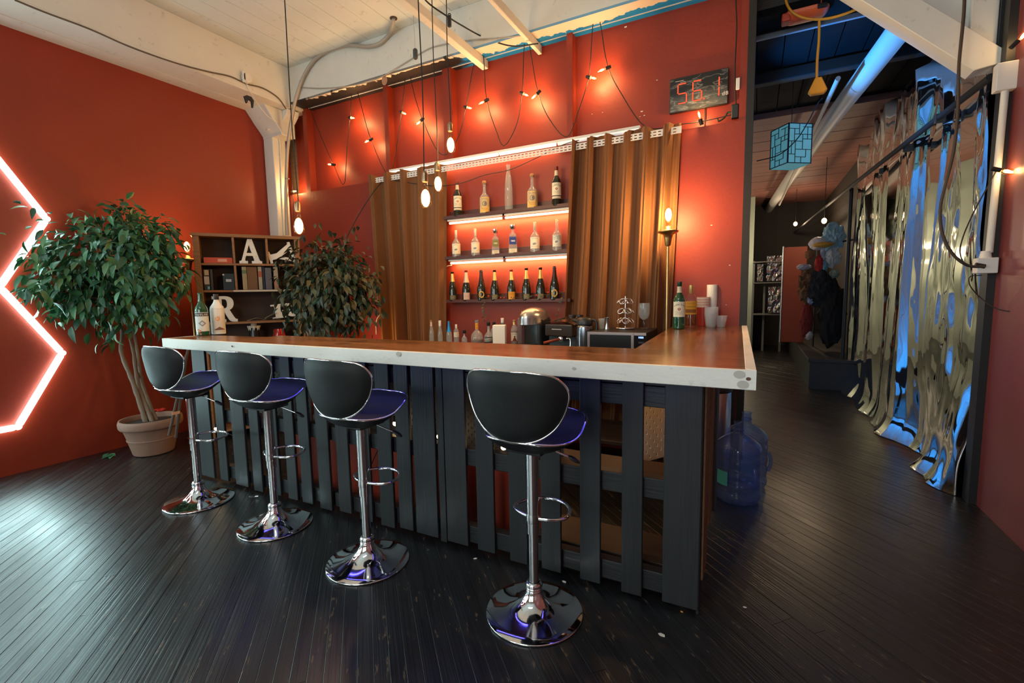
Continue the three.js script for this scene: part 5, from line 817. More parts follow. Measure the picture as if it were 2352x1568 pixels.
  { const [a] = loc(549, 590), [b] = loc(602, 590); marquee('A', 'white marquee letter A with small bulbs', a, b, sy[0], loc(575, 548)[1] - sy[0], 0, 0, [[-0.75, 0.06], [-0.45, 0.28], [-0.25, 0.55], [0.1, 0.92], [0.25, 0.6], [0.45, 0.3], [0.75, 0.06]]); }
  { const [a] = loc(616, 590), [b] = loc(676, 590); marquee('Y', 'white marquee letter Y lying tilted in the top cubby', a, b, sy[0], (loc(660, 556)[1] - sy[0]) * 1.0, -1.3, 0, []); }
  { const [a] = loc(487, 706), [b] = loc(544, 706); marquee('R', 'white marquee letter R behind the white bottle', a, b, sy[2], loc(515, 680)[1] - sy[2], 0, 0, []); }
  { const [a] = loc(635, 700), [b] = loc(671, 700); marquee('R', 'grey marquee letter R half hidden by the bushy plant', a, b, sy[2] + 0.012, loc(650, 676)[1] - sy[2] - 0.02, 0.1, 0, []); }
  { // open book
    const [a] = loc(566, 725), [b] = loc(645, 725), q = item('open_book', 'open old book with one page fanned up in the bookcase', 'book', (a + b) / 2, sy[2], -0.09), w = (b - a) / 2, pg = M([0.5, 0.38, 0.22], 0.7, 0, { side: THREE.DoubleSide });
    for (const s of [-1, 1]) part('page_block', surf((uu, v) => V(s * w * uu, 0.008 + 0.022 * Math.sin(Math.PI * Math.min(1, uu * 1.15)) * (1 - 0.3 * uu), -0.07 + 0.14 * v), 12, 4), pg, q);
    part('cover', rb(-w, w, 0, 0.006, -0.075, 0.075, 0.002, 1), M([0.2, 0.1, 0.05], 0.6), q);
    part('page', surf((uu, v) => V(0.01 + w * 0.75 * uu, 0.02 + 0.075 * uu - 0.02 * uu * uu, -0.07 + 0.14 * v), 8, 3), pg, q);
  }
  { const [x] = loc(584, 760), q = item('drip_vase', 'black vase with white dripping rim low in the bookcase', 'vase', x, sy[3], -0.1), top = loc(584, 740)[1] - sy[3]; part('body', lathe([[0, 0], [0.05, 0], [0.07, top * 0.4], [0.04, top * 0.85], [0.03, top * 0.9]], 24), M([0.012, 0.012, 0.013], 0.25), q); part('rim', lathe([[0.022, top * 0.86], [0.06, top * 0.9], [0.056, top * 0.915], [0.025, top * 0.925], [0.027, top], [0, top]], 24), M([0.7, 0.62, 0.52], 0.35), q); for (let k = 0; k < 8; k++) part('drip', new THREE.ConeGeometry(0.017, 0.05, 6).rotateX(Math.PI).translate(0.046 * Math.cos(k * 0.785), top * 0.87, 0.046 * Math.sin(k * 0.785)), M([0.7, 0.62, 0.52], 0.35), q); }
  { const [x] = loc(642, 762), q = item('red_bowl', 'red ribbed glass bowl low in the bookcase', 'bowl', x, sy[3], -0.1), top = loc(642, 756)[1] - sy[3]; part('bowl', lathe([[0, 0], [0.03, 0], [0.03, 0.02], [0.06, top * 0.5], [0.065, top * 0.8], [0.045, top], [0.04, top]], 20), M([0.45, 0.015, 0.012], 0.15, 0, { clearcoat: 1 }), q); }
}
// leaning boards in the shadow beside the bar end
{
  const o = thing('leaning_ladder', 'narrow dark wooden stand leaning beside the bar end', 'stand', [0, 0, 0]), dk = M([0.06, 0.04, 0.028], 0.7);
  for (const [a, b] of [[[433, 800], [388, 1000]], [[428, 815], [404, 1005]]]) part('leg', rod(onX(a[0], a[1], -4.3), onX(b[0], b[1], -4.3), 0.012, 8), dk, o);
  const c = onX(404, 948, -4.29); part('tag', bx(c.x, c.x + 0.004, c.y - 0.012, c.y + 0.012, c.z - 0.03, c.z + 0.03), M([0.55, 0.3, 0.18], 0.6), o);
}
// ------------------------------------------------------------------ pipes and cables under the ceiling
{
  const pipeM = M([0.4, 0.35, 0.3], 0.4, 0.2), zz = -3.725, P = (l, z = zz) => l.map(([x, y]) => onZ(x, y, z));
  const o = thing('conduit_pipe', 'pale flexible conduit curving down from the ceiling to the corner post', 'pipe');
  part('pipe', tube([onY(904, 38, YC + 0.02), onY(903, 50, YC - 0.03), ...P([[893, 80], [872, 100], [845, 107], [800, 104], [752, 118], [722, 138], [698, 175], [680, 225], [668, 285], [661, 340], [658, 400], [657, 470], [660, 540]], -3.72)], 0.018, 120, 10), pipeM, o);
  part('ceiling_hole', new THREE.TorusGeometry(0.026, 0.008, 8, 20).rotateX(Math.PI / 2).translate(...onY(904, 42, YC - 0.002).toArray()), M([0.06, 0.04, 0.03], 0.8), o);
  for (const [x, y] of [[745, 120], [660, 410]]) { const q = onZ(x, y, -3.72); part('clamp', new THREE.TorusGeometry(0.019, 0.004, 6, 16).rotateY(x > 700 ? 1.0 : 0).rotateX(x > 700 ? 0 : Math.PI / 2).translate(q.x, q.y, q.z), steel, o); }
  solo('thin_cable', tube(P([[690, 201], [740, 203], [800, 198], [850, 187], [880, 175], [930, 145], [985, 112], [1000, 107], [1060, 95], [1150, 88], [1200, 82], [1215, 85]], -3.742), 0.0055, 90, 6), pipeM, 'thin pale cable crossing the white back beam', 'cable');
  solo('beam_cable', tube([[34, 0], [100, 27], [204, 66], [300, 108], [408, 146], [480, 165], [530, 176], [565, 192], [605, 203], [640, 226], [657, 250]].map(([x, y]) => onX(x, y, -4.662)), 0.0065, 90, 6), M([0.12, 0.085, 0.06], 0.7), 'brown cable running along the edge of the side beam', 'cable');
  solo('white_cable', tube([onX(563, 185, -4.66), onX(580, 220, -4.66), onX(610, 262, -4.7), onX(628, 276, -4.78), onX(640, 283, -4.8)], 0.004, 30, 6), whitePlastic, 'white wire dropping from the round junction box to the bracket', 'cable');
  solo('post_cable', tube([onX(612, 298, -4.975), onX(628, 297, -4.975), onX(640, 315, -4.975), onX(645, 370, -4.975), onX(648, 450, -4.975), onX(653, 540, -4.975)], 0.009, 40, 8), whitePaint, 'painted cable running down the white corner post', 'cable');
  { const c = onX(565, 180, -4.655), q = thing('junction_box', 'round white junction box on the side beam', 'junction box', c); part('box', cyl(0.05, 0.045, 0.03, 0, 0, 0, 24).rotateZ(-Math.PI / 2), whitePlastic, q); part('tab', rb(0, 0.03, -0.05, 0.05, 0.02, 0.045, 0.006), whitePlastic, q); }
  { const c = onX(571, 232, -4.66); solo('black_hook', plate([[-0.05, 0.03], [-0.02, 0.05], [0.03, 0.05], [0.055, 0.02], [0.04, -0.055], [0.03, -0.055], [0.025, 0.005], [-0.005, 0.015], [-0.022, -0.03], [-0.03, -0.03]], 0.02, 0.002).rotateY(Math.PI / 2).translate(c.x - 0.01, c.y, c.z), blackPlastic, 'black forked hook under the side beam', 'hook'); }
  // rails under the ceiling
  for (const [px, py, w, lab] of [[1104, 128, 0.065, 'white painted rail ending above the third stud'], [1232, 101, 0.035, 'thin white painted rail beside the blue brush marks']]) { const a = onZ(px, py, -3.9); solo('ceiling_rail', uvm(rb(a.x - w / 2, a.x + w / 2, YU - 0.075, YU - 0.001, -3.98, ZF - 0.01, 0.006), 1, 0, 0, true), whitePaint, lab, 'rail', 'white rails under the ceiling'); }
  solo('looping_cable', tube([atDepth(960, -20, 3.5), atDepth(985, 8, 3.6), atDepth(1028, 38, 3.7), atDepth(1060, 58, 3.9), atDepth(1110, 85, 4.1), onZ(1180, 106, -3.72), onZ(1236, 100, -3.74)], 0.006, 60, 6), cordBlack, 'black cable looping from the ceiling to the back beam', 'cable');
  { const c = atDepth(1032, 45, 3.68), q = thing('cable_clamp', 'black clamp gripping the looping cable by the white rail', 'clamp', c); part('body', rb(-0.014, 0.014, -0.055, 0.03, -0.012, 0.012, 0.006), blackPlastic, q); part('strap', new THREE.TorusGeometry(0.014, 0.004, 6, 14).translate(0, 0.03, 0), blackPlastic, q); }
  { const c = atDepth(954, 124, 3.9), q = thing('pull_weight', 'grey oval weight hanging on a thin chain', 'pull cord', c); part('weight', new THREE.CapsuleGeometry(0.02, 0.05, 6, 14), M([0.05, 0.06, 0.065], 0.5), q); part('chain', rod(V(0, 0.04, 0), V(-0.01, YC - c.y - 0.002, 0), 0.0018, 5), M([0.5, 0.48, 0.45], 0.4, 0.5), q); }
  { const a = onZ(893, 178, -3.755); solo('tan_patch', new THREE.CircleGeometry(0.045, 16).scale(0.8, 1, 1).translate(a.x - 0.05, a.y - 0.02, -3.748), M([0.45, 0.22, 0.12], 0.8), 'peeled tan patch low on the white back beam', 'patch'); }
}

// ------------------------------------------------------------------ foil curtain and what is round the opening
const mylar = M([0.86, 0.86, 0.85], 0.045, 1, { side: THREE.DoubleSide });
{
  const o = thing('foil_curtain', 'crumpled silver foil curtain hanging along the passage', 'curtain'), zA = -3.87, zB = -7.42, yP = 2.55, yT = 3.2, gather = [-3.95, -4.55, -5.35, -6.3, -7.3];
  const tri = (x) => { const f = x - Math.floor(x); return f < 0.35 ? f / 0.35 : (1 - f) / 0.65; }, n2 = (a, b, s) => vnoise(a + 40, b + 40, 97, 97, s) - 0.5;
  const f = (u, v) => {
    const m = zA + (zB - zA) * u, y = yT * v; let zk = gather[0], best = 9; for (const g of gather) if (Math.abs(g - m) < best) { best = Math.abs(g - m); zk = g; }
    const pull = y < yP ? 0.4 * Math.pow(sstep(0.2, yP, y), 1.3) : 0.4 * (1 - sstep(yP, yP + 0.5, y)) * 0.8, z = m + pull * (zk - m) + 0.05 * n2(m * 2, y * 1.5, 91);
    const amp = y < yP ? 0.02 + 0.05 * (1 - y / yP) : 0.03 + 0.1 * (y - yP), w = m * 0.95 + 0.35 * n2(m * 1.3, y * 0.7, 92);
    let d = amp * (1.0 * (tri(w) - 0.5) + 0.36 * (tri(m * 2.3 + 0.3 * n2(m * 3, y, 93)) - 0.5)) + 0.05 * n2(m * 2.1, y * 1.1, 94) + (0.008 + 0.008 * sstep(-5.2, -4.2, m)) * n2(m * 9, y * 5, 95) + 0.0015 * n2(m * 22, y * 14, 96);
    const flare = y < 0.22 ? -0.07 * (1 - y / 0.22) ** 2 * (0.6 + 0.8 * tri(m * 1.1 + 0.2)) : 0;
    return V(1.225 - 0.1 * sstep(0.2, 0.6, u) + d * (1 + 0.6 * sstep(-5.3, -4.4, m)) + flare * sstep(0, 0.06, u), Math.max(0.004, y + (v === 0 ? 0 : 0.0)) - (y > yP ? 0.25 * (y - yP) * (0.5 + n2(m * 4, 3, 97)) : 0), z);
  };
  const ff = (u, v) => { const p = f(u, v); p.x = Math.min(p.x, p.z > -3.95 ? 1.25 : 1.33); p.z = Math.min(p.z, -3.868); return p; };
  part('foil', surf(ff, 420, 170), mylar, o);
  const pole = thing('drape_pole', 'black horizontal pole carrying the foil curtain', 'pole'), pa = V(1.16, 2.53, -3.78), pb = V(0.98, 2.57, -7.4), pc = V(0.75, 2.6, -12.5);
  part('tube', rod(pa, pb, 0.021, 14), M([0.005, 0.006, 0.008], 0.8), pole); part('tube', rod(pb, pc, 0.019, 14), M([0.005, 0.006, 0.008], 0.8), pole);
  for (const z of [-4.5, -5.3, -6.2]) part('clip', rb(1.1, 1.16, 2.5, 2.56, z - 0.02, z + 0.02, 0.006), blackPlastic, pole);
  solo('drape_post', rod(V(1.05, 0, -7.46), V(1.05, 2.6, -7.46), 0.022, 12), M([0.012, 0.012, 0.013], 0.5), 'black upright post at the end of the foil curtain', 'post');
}
{ // conduit, boxes and bulbs on the end of the maroon wall
  const zc = -3.74, o = thing('wall_conduit', 'white conduit with junction boxes on the end of the maroon wall', 'conduit'), a = onZ(2309, 205, zc), b = onZ(2272, 580, zc);
  part('pipe', rod(a, b, 0.017, 14), whitePaint, o);
  part('junction_box', rb(a.x - 0.05, a.x + 0.04, a.y - 0.01, a.y + 0.14, zc - 0.03, zc + 0.03, 0.006), whitePlastic, o);
  part('outlet_box', rb(b.x - 0.06, b.x + 0.035, b.y - 0.12, b.y - 0.03, zc - 0.03, zc + 0.035, 0.006), whitePlastic, o); part('pipe_fitting', cyl(0.03, 0.022, 0.05, b.x - 0.015, b.y - 0.04, zc), whitePlastic, o);
  part('plug', rod(onZ(2262, 612, zc + 0.03), onZ(2240, 608, zc + 0.03), 0.014, 10), cordBlack, o);
  solo('wall_cable', tube([[2216, -20], [2214, 30], [2203, 150], [2200, 260], [2190, 350], [2176, 410], [2160, 480], [2166, 540], [2190, 585], [2225, 610], [2262, 612]].map(([x, y]) => onZ(x, y, -3.7)), 0.0085, 90, 7), M([0.05, 0.035, 0.026], 0.6), 'brown cable hanging in front of the foil curtain to the outlet', 'cable');
  solo('thin_wire', tube([[2290, 390], [2262, 440], [2235, 490], [2210, 550], [2205, 580], [2215, 605], [2225, 612]].map(([x, y]) => onZ(x, y, -3.69)), 0.0035, 40, 6), cordBlack, 'thin wire from the wall bulb down to the outlet', 'cable');
  solo('loose_wire', tube([[2255, 632], [2228, 635], [2228, 655], [2260, 690], [2300, 712], [2370, 716]].map(([x, y], i) => onZ(x, y, -3.69 + (i > 3 ? 0.1 * (i - 3) : 0))), 0.003, 40, 6), cordBlack, 'loose thin wire trailing from the outlet across the maroon wall', 'cable');
  for (const [px, py, sx, syy, lab] of [[2311, 393, 2288, 389, 'small glowing bulb beside the white conduit'], [2350, 82, 2330, 102, 'small glowing bulb high on the maroon wall']]) {
    const s = onZ(sx, syy, -3.66), e = onZ(px, py, -3.66), dir = e.clone().sub(s).normalize(), q = thing('wall_bulb', lab, 'bulb', s, 0, 'bulbs on the maroon wall'), g = lathe([[0.009, 0], [0.016, 0.02], [0.0185, 0.04], [0.014, 0.062], [0.005, 0.075], [0.0001, 0.077]], 16), qq = new THREE.Quaternion().setFromUnitVectors(V(0, 1, 0), dir);
    part('socket', new THREE.CylinderGeometry(0.012, 0.012, 0.04, 10).applyQuaternion(qq), blackPlastic, q); part('bulb', g.applyQuaternion(qq).translate(dir.x * 0.018, dir.y * 0.018, dir.z * 0.018), warmGlass, q);
    const c = dir.clone().multiplyScalar(0.055); part('filament', new THREE.SphereGeometry(1, 10, 8).scale(0.008, 0.022, 0.008).applyQuaternion(qq).translate(c.x, c.y, c.z), filamentGlow, q); pointLight(c, WARM, 0.09, 0.6, q);
  }
}
{ // cord reel and yellow lead under the ceiling
  const z = -4.25, c = onZ(1850, 5, z), o = thing('cord_reel', 'orange cord reel mounted under the dark ceiling', 'cord reel', c), red = M([0.85, 0.14, 0.04], 0.35);
  part('housing', new RoundedBoxGeometry(0.3, 0.34, 0.16, 5, 0.07).translate(0, 0.04, 0), red, o); part('nozzle', rb(-0.15, -0.09, -0.13, -0.07, -0.02, 0.07, 0.012), M([0.55, 0.06, 0.03], 0.4), o); part('latch', rb(0.07, 0.13, -0.1, -0.07, 0.06, 0.085, 0.006), blackPlastic, o); part('bracket', rb(-0.02, 0.02, 0.2, YB + 0.02 - c.y, -0.02, 0.02, 0.004), steel, o);
  const yl = M([0.75, 0.32, 0.02], 0.45), k = thing('yellow_lead', 'yellow extension lead with triangular end hanging from the reel', 'cord');
  part('cord', tube([[2020, -10], [1985, 12], [1940, 32], [1890, 44], [1850, 42], [1820, 28], [1806, 5], [1806, -12]].map(([x, y], i) => onZ(x, y, z + 0.1)), 0.009, 60, 8), yl, k);
  part('cord', tube([[1882, 46], [1881, 90], [1877, 140], [1876, 182]].map(([x, y]) => onZ(x, y, z + 0.1)), 0.0085, 30, 8), yl, k);
  const e = onZ(1878, 200, z + 0.1); part('outlet_end', plate([[-0.02, 0.06], [0.02, 0.06], [0.058, -0.03], [0.04, -0.05], [-0.04, -0.05], [-0.058, -0.03]], 0.05, 0.006).translate(e.x, e.y, e.z - 0.025), yl, k);
}
{ // square paper lantern
  const c = onZ(1816, 338, -5.5), o = thing('paper_lantern', 'teal square lantern with black lattice hanging in the passage', 'lantern', [c.x, c.y, c.z], 0.62), w = 0.125, h = 0.185, pm = M([0.3, 0.62, 0.62], 0.7, 0, { side: THREE.DoubleSide, emissive: col(0.12, 0.42, 0.45), emissiveIntensity: 0.3 }), bl = M([0.01, 0.012, 0.014], 0.5);
  for (let k = 0; k < 4; k++) {
    const side = part('paper_side', new THREE.PlaneGeometry(2 * w, 2 * h).translate(0, 0, w - 0.003), pm, o); side.rotation.y = k * Math.PI / 2; const bars = [];
    const B = (x0, x1, y0, y1) => bars.push(bx(x0 * w, x1 * w, y0 * h, y1 * h, w - 0.002, w + 0.003)); for (const x of [-0.97, 0.97]) B(x - 0.03, x + 0.03, -1, 1); for (const y of [-0.98, 0.98]) B(-1, 1, y - 0.02, y + 0.02);
    for (const [x0, x1, y] of [[-1, -0.1, 0.72], [-0.5, 1, 0.45], [-1, 0.2, 0.1], [0.2, 1, 0.22], [-0.4, 1, -0.3], [-1, -0.4, -0.55], [-0.4, 0.5, -0.68], [0.2, 1, 0.82]]) B(x0, x1, y - 0.012, y + 0.012); for (const [x, y0, y1] of [[-0.5, 0.1, 0.72], [-0.1, 0.45, 1], [0.2, -0.3, 0.45], [-0.4, -1, 0.1], [0.5, -0.68, -0.3], [0.6, 0.22, 0.82], [0.1, -1, -0.68], [-0.72, -0.55, 0.1]]) B(x - 0.014, x + 0.014, y0, y1);
    part('lattice', join(bars), bl, side);
  }
  part('bottom_paper', bx(-w + 0.004, w - 0.004, -h + 0.004, -h + 0.008, -w + 0.004, w - 0.004), pm, o); part('cord', rod(V(0, h, 0), V(0, YB - c.y - 0.01, 0), 0.003, 5), cordBlack, o);
}
{ // lines and ducts under the back ceiling
  solo('ceiling_duct', [rod(onY(2095, 30, 3.2), onY(1890, 300, 3.2), 0.085, 20), rod(onY(1890, 300, 3.2), onY(1745, 510, 3.2), 0.085, 20)], M([0.6, 0.58, 0.56], 0.5), 'pale round duct running under the dark ceiling', 'duct');
  solo('passage_wire', tube([[1738, 370], [1790, 355], [1830, 320], [1856, 280], [1880, 235], [1890, 225]].map(([x, y]) => onZ(x, y, -5.3)), 0.005, 40, 5), cordBlack, 'black wire slung across the passage by the lantern', 'cable');
  solo('thin_pipe', rod(onY(1925, 180, 3.1), onY(1790, 470, 3.0), 0.02, 8), M([0.4, 0.36, 0.34], 0.5), 'thin pale pipe beside the ceiling duct', 'pipe');
  for (const [px, py, z, lab] of [[1827, 514, -11, 'distant glowing bulb further down the passage'], [1893, 507, -8.6, 'glowing bulb above the costume rack']]) { const p = onZ(px, py, z), q = thing('passage_bulb', lab, 'bulb', p, 0, 'bulbs in the passage'); part('bulb', new THREE.SphereGeometry(0.035, 16, 12).scale(1, 1.2, 1), glow([1, 0.6, 0.25], 9), q); part('cord', rod(V(0, 0.03, 0), V(0, YB - 0.07 - p.y, 0), 0.004, 5), cordBlack, q); pointLight(V(0, 0, 0), WARM, 1.3, 1.5, q); }
  // lamps of the back room, round the corner from the opening
  for (const [x, y, z] of [[-1.35, 1.95, -8.0], [-1.7, 2.0, -9.6], [-0.6, 2.0, -10.8]]) { const q = thing('back_room_bulb', z > -8.5 ? 'bare bulb hanging in the back room closest to the added drape' : z > -10 ? 'bare bulb hanging by the green side wall of the back room' : 'bare bulb hanging by the green end wall of the back room', 'bulb', [x, y, z], 0, 'bulbs in the back room'); part('bulb', new THREE.SphereGeometry(0.04, 16, 12).scale(1, 1.25, 1), glow([1, 0.62, 0.28], 12), q); part('cord', rod(V(0, 0.04, 0), V(0, YB - 0.07 - y, 0), 0.004, 5), cordBlack, q); pointLight(V(0, 0, 0), col(1, 0.76, 0.52), 1.9, 1.8, q); }
  const drape = surf((u, v) => V(-0.95 + 0.05 * Math.sin(u * 31 + 2 * Math.sin(v * 2)) + 0.02 * Math.sin(u * 77), 0.05 + 2.75 * v, -4.5 - 2.6 * u), 120, 20);
  solo('added_drape', drape, M([0.74, 0.74, 0.74], 0.7, 0, { side: THREE.DoubleSide }), 'added unseen white drape throwing blue light into the foil', 'drape');  // unseen drape added so the foil reflects an uneven blue
  [[0.32, 1], [2.95, -1]].forEach(([y, k]) => { const q = thing('blue_wash_light', k > 0 ? 'blue wash light bar on the floor before the added drape' : 'blue wash light bar above the added drape', 'stage light', [-0.32, y, -5.8]); part('housing', rb(-0.02, 0.06, -0.07, 0.07, -0.7, 0.7, 0.01), blackPlastic, q); part('lens', bx(-0.024, -0.02, -0.06, 0.06, -0.69, 0.69), glow([0.008, 0.28, 0.85], 2), q); part('foot', rb(0.0, 0.04, k > 0 ? -0.31 : 0.07, k > 0 ? -0.07 : YB - y - 0.02, -0.04, 0.04, 0.005), blackPlastic, q); areaLight(V(-0.35, y, -5.8), V(-1, 0.55 * k, 0), 1.38, 0.12, col(0.006, 0.27, 0.85), k > 0 ? 34 : 26, V(0, 0, 1)); });
  const par = thing('blue_spotlight', 'blue stage spotlight aimed up at the dark ceiling', 'stage light', [-0.5, 2.5, -4.9]); part('can', lathe([[0, -0.16], [0.05, -0.15], [0.07, -0.05], [0.075, 0.03], [0.07, 0.03]], 24).rotateZ(-0.7), blackPlastic, par); part('lens', new THREE.CircleGeometry(0.068, 24).rotateX(-Math.PI / 2).translate(0, 0.02, 0).rotateZ(-0.7), glow([0.02, 0.3, 0.9], 3), par); part('yoke', rod(V(0, 0, 0), V(0, YB - 2.5, 0), 0.012, 8), blackPlastic, par);
  const sp = new THREE.SpotLight(col(0.04, 0.34, 1), 22, 0, 0.6, 0.5); sp.name = 'spot_light'; sp.position.set(-0.47, 2.54, -4.9); sp.target.position.set(0.85, 3.18, -4.75); sp.castShadow = true; scene.add(sp, sp.target);
}
{ // platform with costumes
  const pm = M([0.02, 0.022, 0.026], 0.55), a = V(0.655, 0, -7.3), o = thing('black_platform', 'low black platform with a lipped edge in the passage', 'platform');
  part('riser', bx(a.x + 0.02, 1.33, 0, 0.36, -12.6, a.z - 0.02), pm, o); part('top', rb(a.x, 1.335, 0.36, 0.405, -12.6, a.z, 0.006), pm, o);
  const Z = -8.3, at = (px, py, z = Z) => onZ(px, py, z), kf = depthOf(at(1880, 640)) / FOCAL;
  const fluff = (r, n, s) => { const g = new THREE.IcosahedronGeometry(r, 5), p = g.attributes.position; for (let i = 0; i < p.count; i++) { const v = V(p.getX(i), p.getY(i), p.getZ(i)).divideScalar(r), k = 1 + n * (vnoise(v.x * 5 + 30, v.y * 5 + 30, 61, 61, s) + vnoise(v.z * 5 + 30, v.y * 7 + 20, 61, 61, s + 1) - 1) + n * 0.5 * (vnoise(v.x * 14 + 30, v.z * 14 + v.y * 9 + 30, 61, 61, s + 2) - 0.5); p.setXYZ(i, v.x * r * k, v.y * r * k, v.z * r * k); } g.computeVertexNormals(); return g; };
  const rack = thing('costume_rack', 'black rack crowded with costumes on the platform', 'rack'), rk = M([0.015, 0.015, 0.016], 0.4), r0 = at(1835, 780), r1 = at(1925, 800);
  for (const [x, z] of [[0.85, -8.9], [1.2, -8.0]]) part('upright', rod(V(x, 0.405, z), V(x, 2.0, z), 0.014, 8), rk, rack); part('rail', rod(V(0.85, 2.0, -8.9), V(1.2, 2.0, -8.0), 0.014, 8), rk, rack);
  const soft = (name, label, px, py, sx, sy, sz, c, s, n = 0.25, rot = 0) => { const q = thing(name, label, 'costume', at(px, py), 0, 'costumes on the rack'); part('fabric', fluff(1, n, s).rotateZ(rot).scale(sx * kf, sy * kf, sz * kf), M(c, 0.85), q); };
  const blob = (name, label, px, py, sx, sy, c, s, rot = 0, n = 0.18) => soft(name, label, px, py, sx, sy, Math.max(9, sx * 0.6), c, s, n, rot);
  blob('fluffy_wig', 'fluffy pale blue wig at the top of the costume rack', 1914, 545, 21, 30, [0.35, 0.55, 0.62], 201, 0, 0.45);
  blob('fluffy_collar', 'small white fluffy collar under the blue wig', 1912, 590, 15, 22, [0.6, 0.62, 0.6], 205, 0, 0.45);
  { const q = thing('padded_hat', 'white padded hat with an orange brim on the costume rack', 'hat', at(1884, 563), 0, 'costumes on the rack'); part('crown', fluff(1, 0.1, 209).scale(19 * kf, 15 * kf, 14 * kf).translate(-4 * kf, 4 * kf, 0), M([0.75, 0.7, 0.7], 0.8), q); part('brim', fluff(1, 0.12, 212).scale(20 * kf, 6 * kf, 12 * kf).translate(4 * kf, 0, 0.08), M([0.75, 0.4, 0.05], 0.7), q); part('strap', new THREE.CapsuleGeometry(5 * kf, 22 * kf, 6, 10).translate(6 * kf, -18 * kf, 0), M([0.5, 0.48, 0.55], 0.8), q); }
  blob('red_sleeve', 'bright red sleeve hanging below the padded hat', 1882, 608, 10, 22, [0.45, 0.025, 0.02], 215, -0.15); blob('white_glove', 'white stuffed glove reaching out of the costume rack', 1846, 613, 15, 7, [0.5, 0.45, 0.5], 218, 0.4); blob('tan_hat', 'tan brown felt hat on the costume rack', 1859, 585, 11, 10, [0.3, 0.13, 0.05], 221);
  blob('brown_fur_coat', 'shaggy brown fur coat on the costume rack', 1852, 655, 17, 34, [0.16, 0.075, 0.03], 224, 0.1, 0.5); blob('dark_jacket', 'dark crumpled jacket in the middle of the costume rack', 1880, 660, 24, 40, [0.02, 0.02, 0.022], 227, 0, 0.3); blob('blue_mitten', 'pale blue mitten hanging low on the costume rack', 1862, 687, 9, 12, [0.35, 0.4, 0.6], 230); blob('red_trousers', 'dark red trousers hanging to the platform', 1852, 735, 14, 38, [0.2, 0.018, 0.012], 233, 0.05); blob('white_boot', 'white boot standing on the platform', 1858, 770, 8, 11, [0.55, 0.5, 0.48], 236, 0.3); blob('teal_scarf', 'teal and white scarf on the costume rack', 1893, 612, 7, 16, [0.2, 0.4, 0.5], 239); blob('black_gown', 'long black gown hanging at the end of the costume rack', 1910, 720, 26, 75, [0.01, 0.01, 0.011], 242, 0, 0.2); blob('grey_mask', 'grey green mask on the costume rack', 1917, 628, 10, 10, [0.3, 0.36, 0.28], 245);
  { const z = -9.4, p0 = onZ(1801, 568, z), p1 = onZ(1846, 770, z), q = thing('rust_panel', 'rust red tall panel standing on the platform', 'panel'); part('board', rb(p0.x, p1.x, 0.41, p0.y, z - 0.05, z, 0.01), M([0.28, 0.05, 0.02], 0.6, 0, { map: tMottle }), q); part('edge', rb(p0.x - 0.02, p0.x, 0.41, p0.y + 0.02, z - 0.06, z + 0.01, 0.006), steel, q); }
  { const z = -11.5, q = thing('metal_shelving', 'pale metal shelving with foil wrapped boxes down the passage', 'shelving'), st = M([0.16, 0.17, 0.165], 0.5); for (const px of [1732, 1758, 1798]) { const a = onZ(px, 600, z); part('upright', bx(a.x - 0.02, a.x + 0.02, 0, a.y, z - 0.02, z + 0.02), st, q); } for (const py of [600, 648, 721]) { const a = onZ(1730, py, z), b = onZ(1800, py, z), y = onZ(1765, py, z + 0.3).y; part('shelf', bx(a.x, b.x, y - 0.02, y, z - 0.2, z + 0.36), st, q); }
    for (const [px, py, w, h, lab] of [[1780, 618, 34, 58, 'upper foil wrapped box on the metal shelving'], [1782, 690, 32, 60, 'lower foil wrapped box on the metal shelving'], [1746, 628, 12, 40, 'narrow foil wrapped box on the metal shelving']]) { const c = onZ(px, py - 2, z + 0.3), ww = w * kf * 1.38 / 2, hh = h * kf * 1.38 / 2; const bq = thing('foil_box', lab, 'box', c, 0, 'foil wrapped boxes'); part('foil', surf((u, v) => V((u - 0.5) * 2 * ww, (v - 0.5) * 2 * hh, 0.03 * vnoise(u * 9, v * 9, 31, 31, 251) + 0.02 * vnoise(u * 23, v * 23, 31, 31, 252)), 24, 24), mylar, bq); part('core', bx(-ww, ww, -hh, hh, -0.25, -0.01), blackPlastic, bq); } }
}
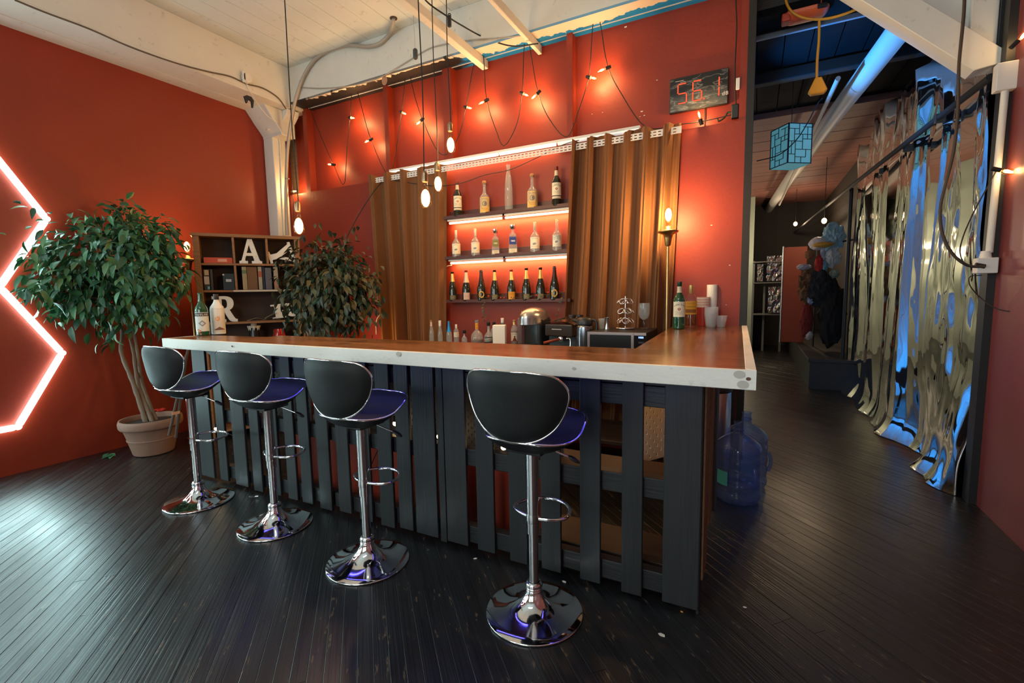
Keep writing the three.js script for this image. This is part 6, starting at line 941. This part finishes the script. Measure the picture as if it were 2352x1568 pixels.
{ // water bottles and steel bin by the bar wing
  const blue = M([0.5, 0.64, 0.96], 0.05, 0, { transmission: 0.94, thickness: 0, ior: 1.45, side: THREE.DoubleSide }), jug = (p, label, turn) => {
    const o = thing('water_jug', label, 'water bottle', p, turn, 'blue water bottles by the bar wing'), R = 0.133, k = (y) => { const rib = 0.003 * Math.cos((y - 0.05) / 0.075 * 2 * Math.PI); return R + rib; }, pts = [[0.02, 0.012], [R - 0.025, 0.0], [R - 0.008, 0.012], [R, 0.03]]; for (let y = 0.05; y < 0.34; y += 0.0125) pts.push([k(y), y]); pts.push([R, 0.35], [R - 0.008, 0.375], [R - 0.035, 0.4], [0.06, 0.425], [0.036, 0.437], [0.029, 0.45], [0.028, 0.5], [0.031, 0.502], [0.031, 0.512], [0.027, 0.514]);
    part('body', lathe(pts, 48), blue, o); part('neck_ring', lathe([[0.0285, 0.455], [0.033, 0.458], [0.033, 0.468], [0.0285, 0.471]], 24), blue, o);
    part('grip', tube([V(0.09, 0.12, R - 0.03), V(0.1, 0.16, R - 0.02), V(0.1, 0.21, R - 0.02), V(0.09, 0.25, R - 0.03)], 0.012, 20, 8), blue, o);
    part('sticker', new THREE.CylinderGeometry(R + 0.0065, R + 0.0065, 0.09, 10, 1, true, -1.0, 0.6).translate(0, 0.17, 0), M([0.05, 0.3, 0.3], 0.5, 0, { side: THREE.DoubleSide }), o); return o;
  };
  const c = onY(1692, 1150, 0); jug([c.x, 0.001, c.z - 0.03], 'blue clear plastic water bottle standing beside the bar end', 0); jug([c.x + 0.04, 0.001, c.z - 0.31], 'second blue water bottle standing behind the first', 0.8);
  const p = onZ(1664, 1000, -3.55), o = thing('steel_bin', 'brushed steel pedal bin with dark rim behind the water bottles', 'bin', [p.x - 0.09, 0, -3.74]); part('body', lathe([[0, 0.02], [0.12, 0.02], [0.122, 0.03], [0.122, 0.6], [0, 0.6]], 32), M([0.5, 0.48, 0.45], 0.28, 1), o); part('rim', lathe([[0.122, 0.6], [0.128, 0.605], [0.128, 0.63], [0.118, 0.64], [0.11, 0.7], [0, 0.72]], 32), blackPlastic, o); part('foot_ring', lathe([[0, 0], [0.125, 0], [0.125, 0.025], [0, 0.025]], 32), blackPlastic, o);
}
{ // scraps on the dark floor
  const pm = M([0.75, 0.68, 0.58], 0.8), sc = (px, py, s, lab, m = pm) => { const p = onY(px, py, 0.001); solo('floor_scrap', prism([[-s, -s * 0.4], [s * 0.2, -s * 0.6], [s, -s * 0.1], [s * 0.5, s * 0.5], [-s * 0.7, s * 0.4]], 0.002).rotateY(rr(0, 3)).translate(p.x, 0.0015, p.z), m, lab, 'scrap', 'small scraps on the floor'); };
  sc(1520, 1458, 0.014, 'larger pale scrap lying on the dark floor in front of the bar end'); sc(1711, 1395, 0.008, 'small square white scrap on the open floor beside the bar'); sc(1092, 1283, 0.01, 'crumpled white scrap at the foot of the slats'); sc(1296, 1336, 0.011, 'white scrap behind the stool foot at the slats'); sc(618, 1092, 0.012, 'pale scrap under the second stool', M([0.5, 0.4, 0.3], 0.7)); sc(1566, 1405, 0.006, 'orange chip at the bottom of the bar end', M([0.7, 0.3, 0.05], 0.7)); sc(2185, 1100, 0.009, 'pale chip on the floor by the foil curtain');
  { const c = onY(587, 1140, 0.012); const q = thing('dropped_bulb', 'small loose bulb lying on the floor beneath the slats', 'bulb', [c.x, 0.013, c.z], 0.7); part('glass', lathe([[0.006, 0], [0.012, 0.014], [0.013, 0.03], [0.004, 0.045], [0, 0.046]], 14).rotateZ(Math.PI / 2), clearGlass, q); part('base', cyl(0.0065, 0.0065, 0.02, 0, -0.018, 0, 10).rotateZ(Math.PI / 2), steel, q); }
}
// ------------------------------------------------------------------ room light behind the camera
{
  const o = thing('ceiling_light_panel', 'white light panel under the ceiling of the front room', 'ceiling light', [0, 0, 0], 0, 'front room light panels');
  part('housing', rb(-2.3, -0.5, 3.8, YC - 0.001, 0.7, 1.0, 0.006), whitePlastic, o); part('diffuser', bx(-2.28, -0.52, 3.795, 3.8, 0.72, 0.98), glow([1, 0.97, 0.92], 4), o);
  areaLight(V(-1.4, 3.79, 0.85), V(0, -1, -0.1), 1.76, 0.26, col(1, 0.99, 0.95), 22, V(1, 0, 0));
}
renderer.render(scene, camera);
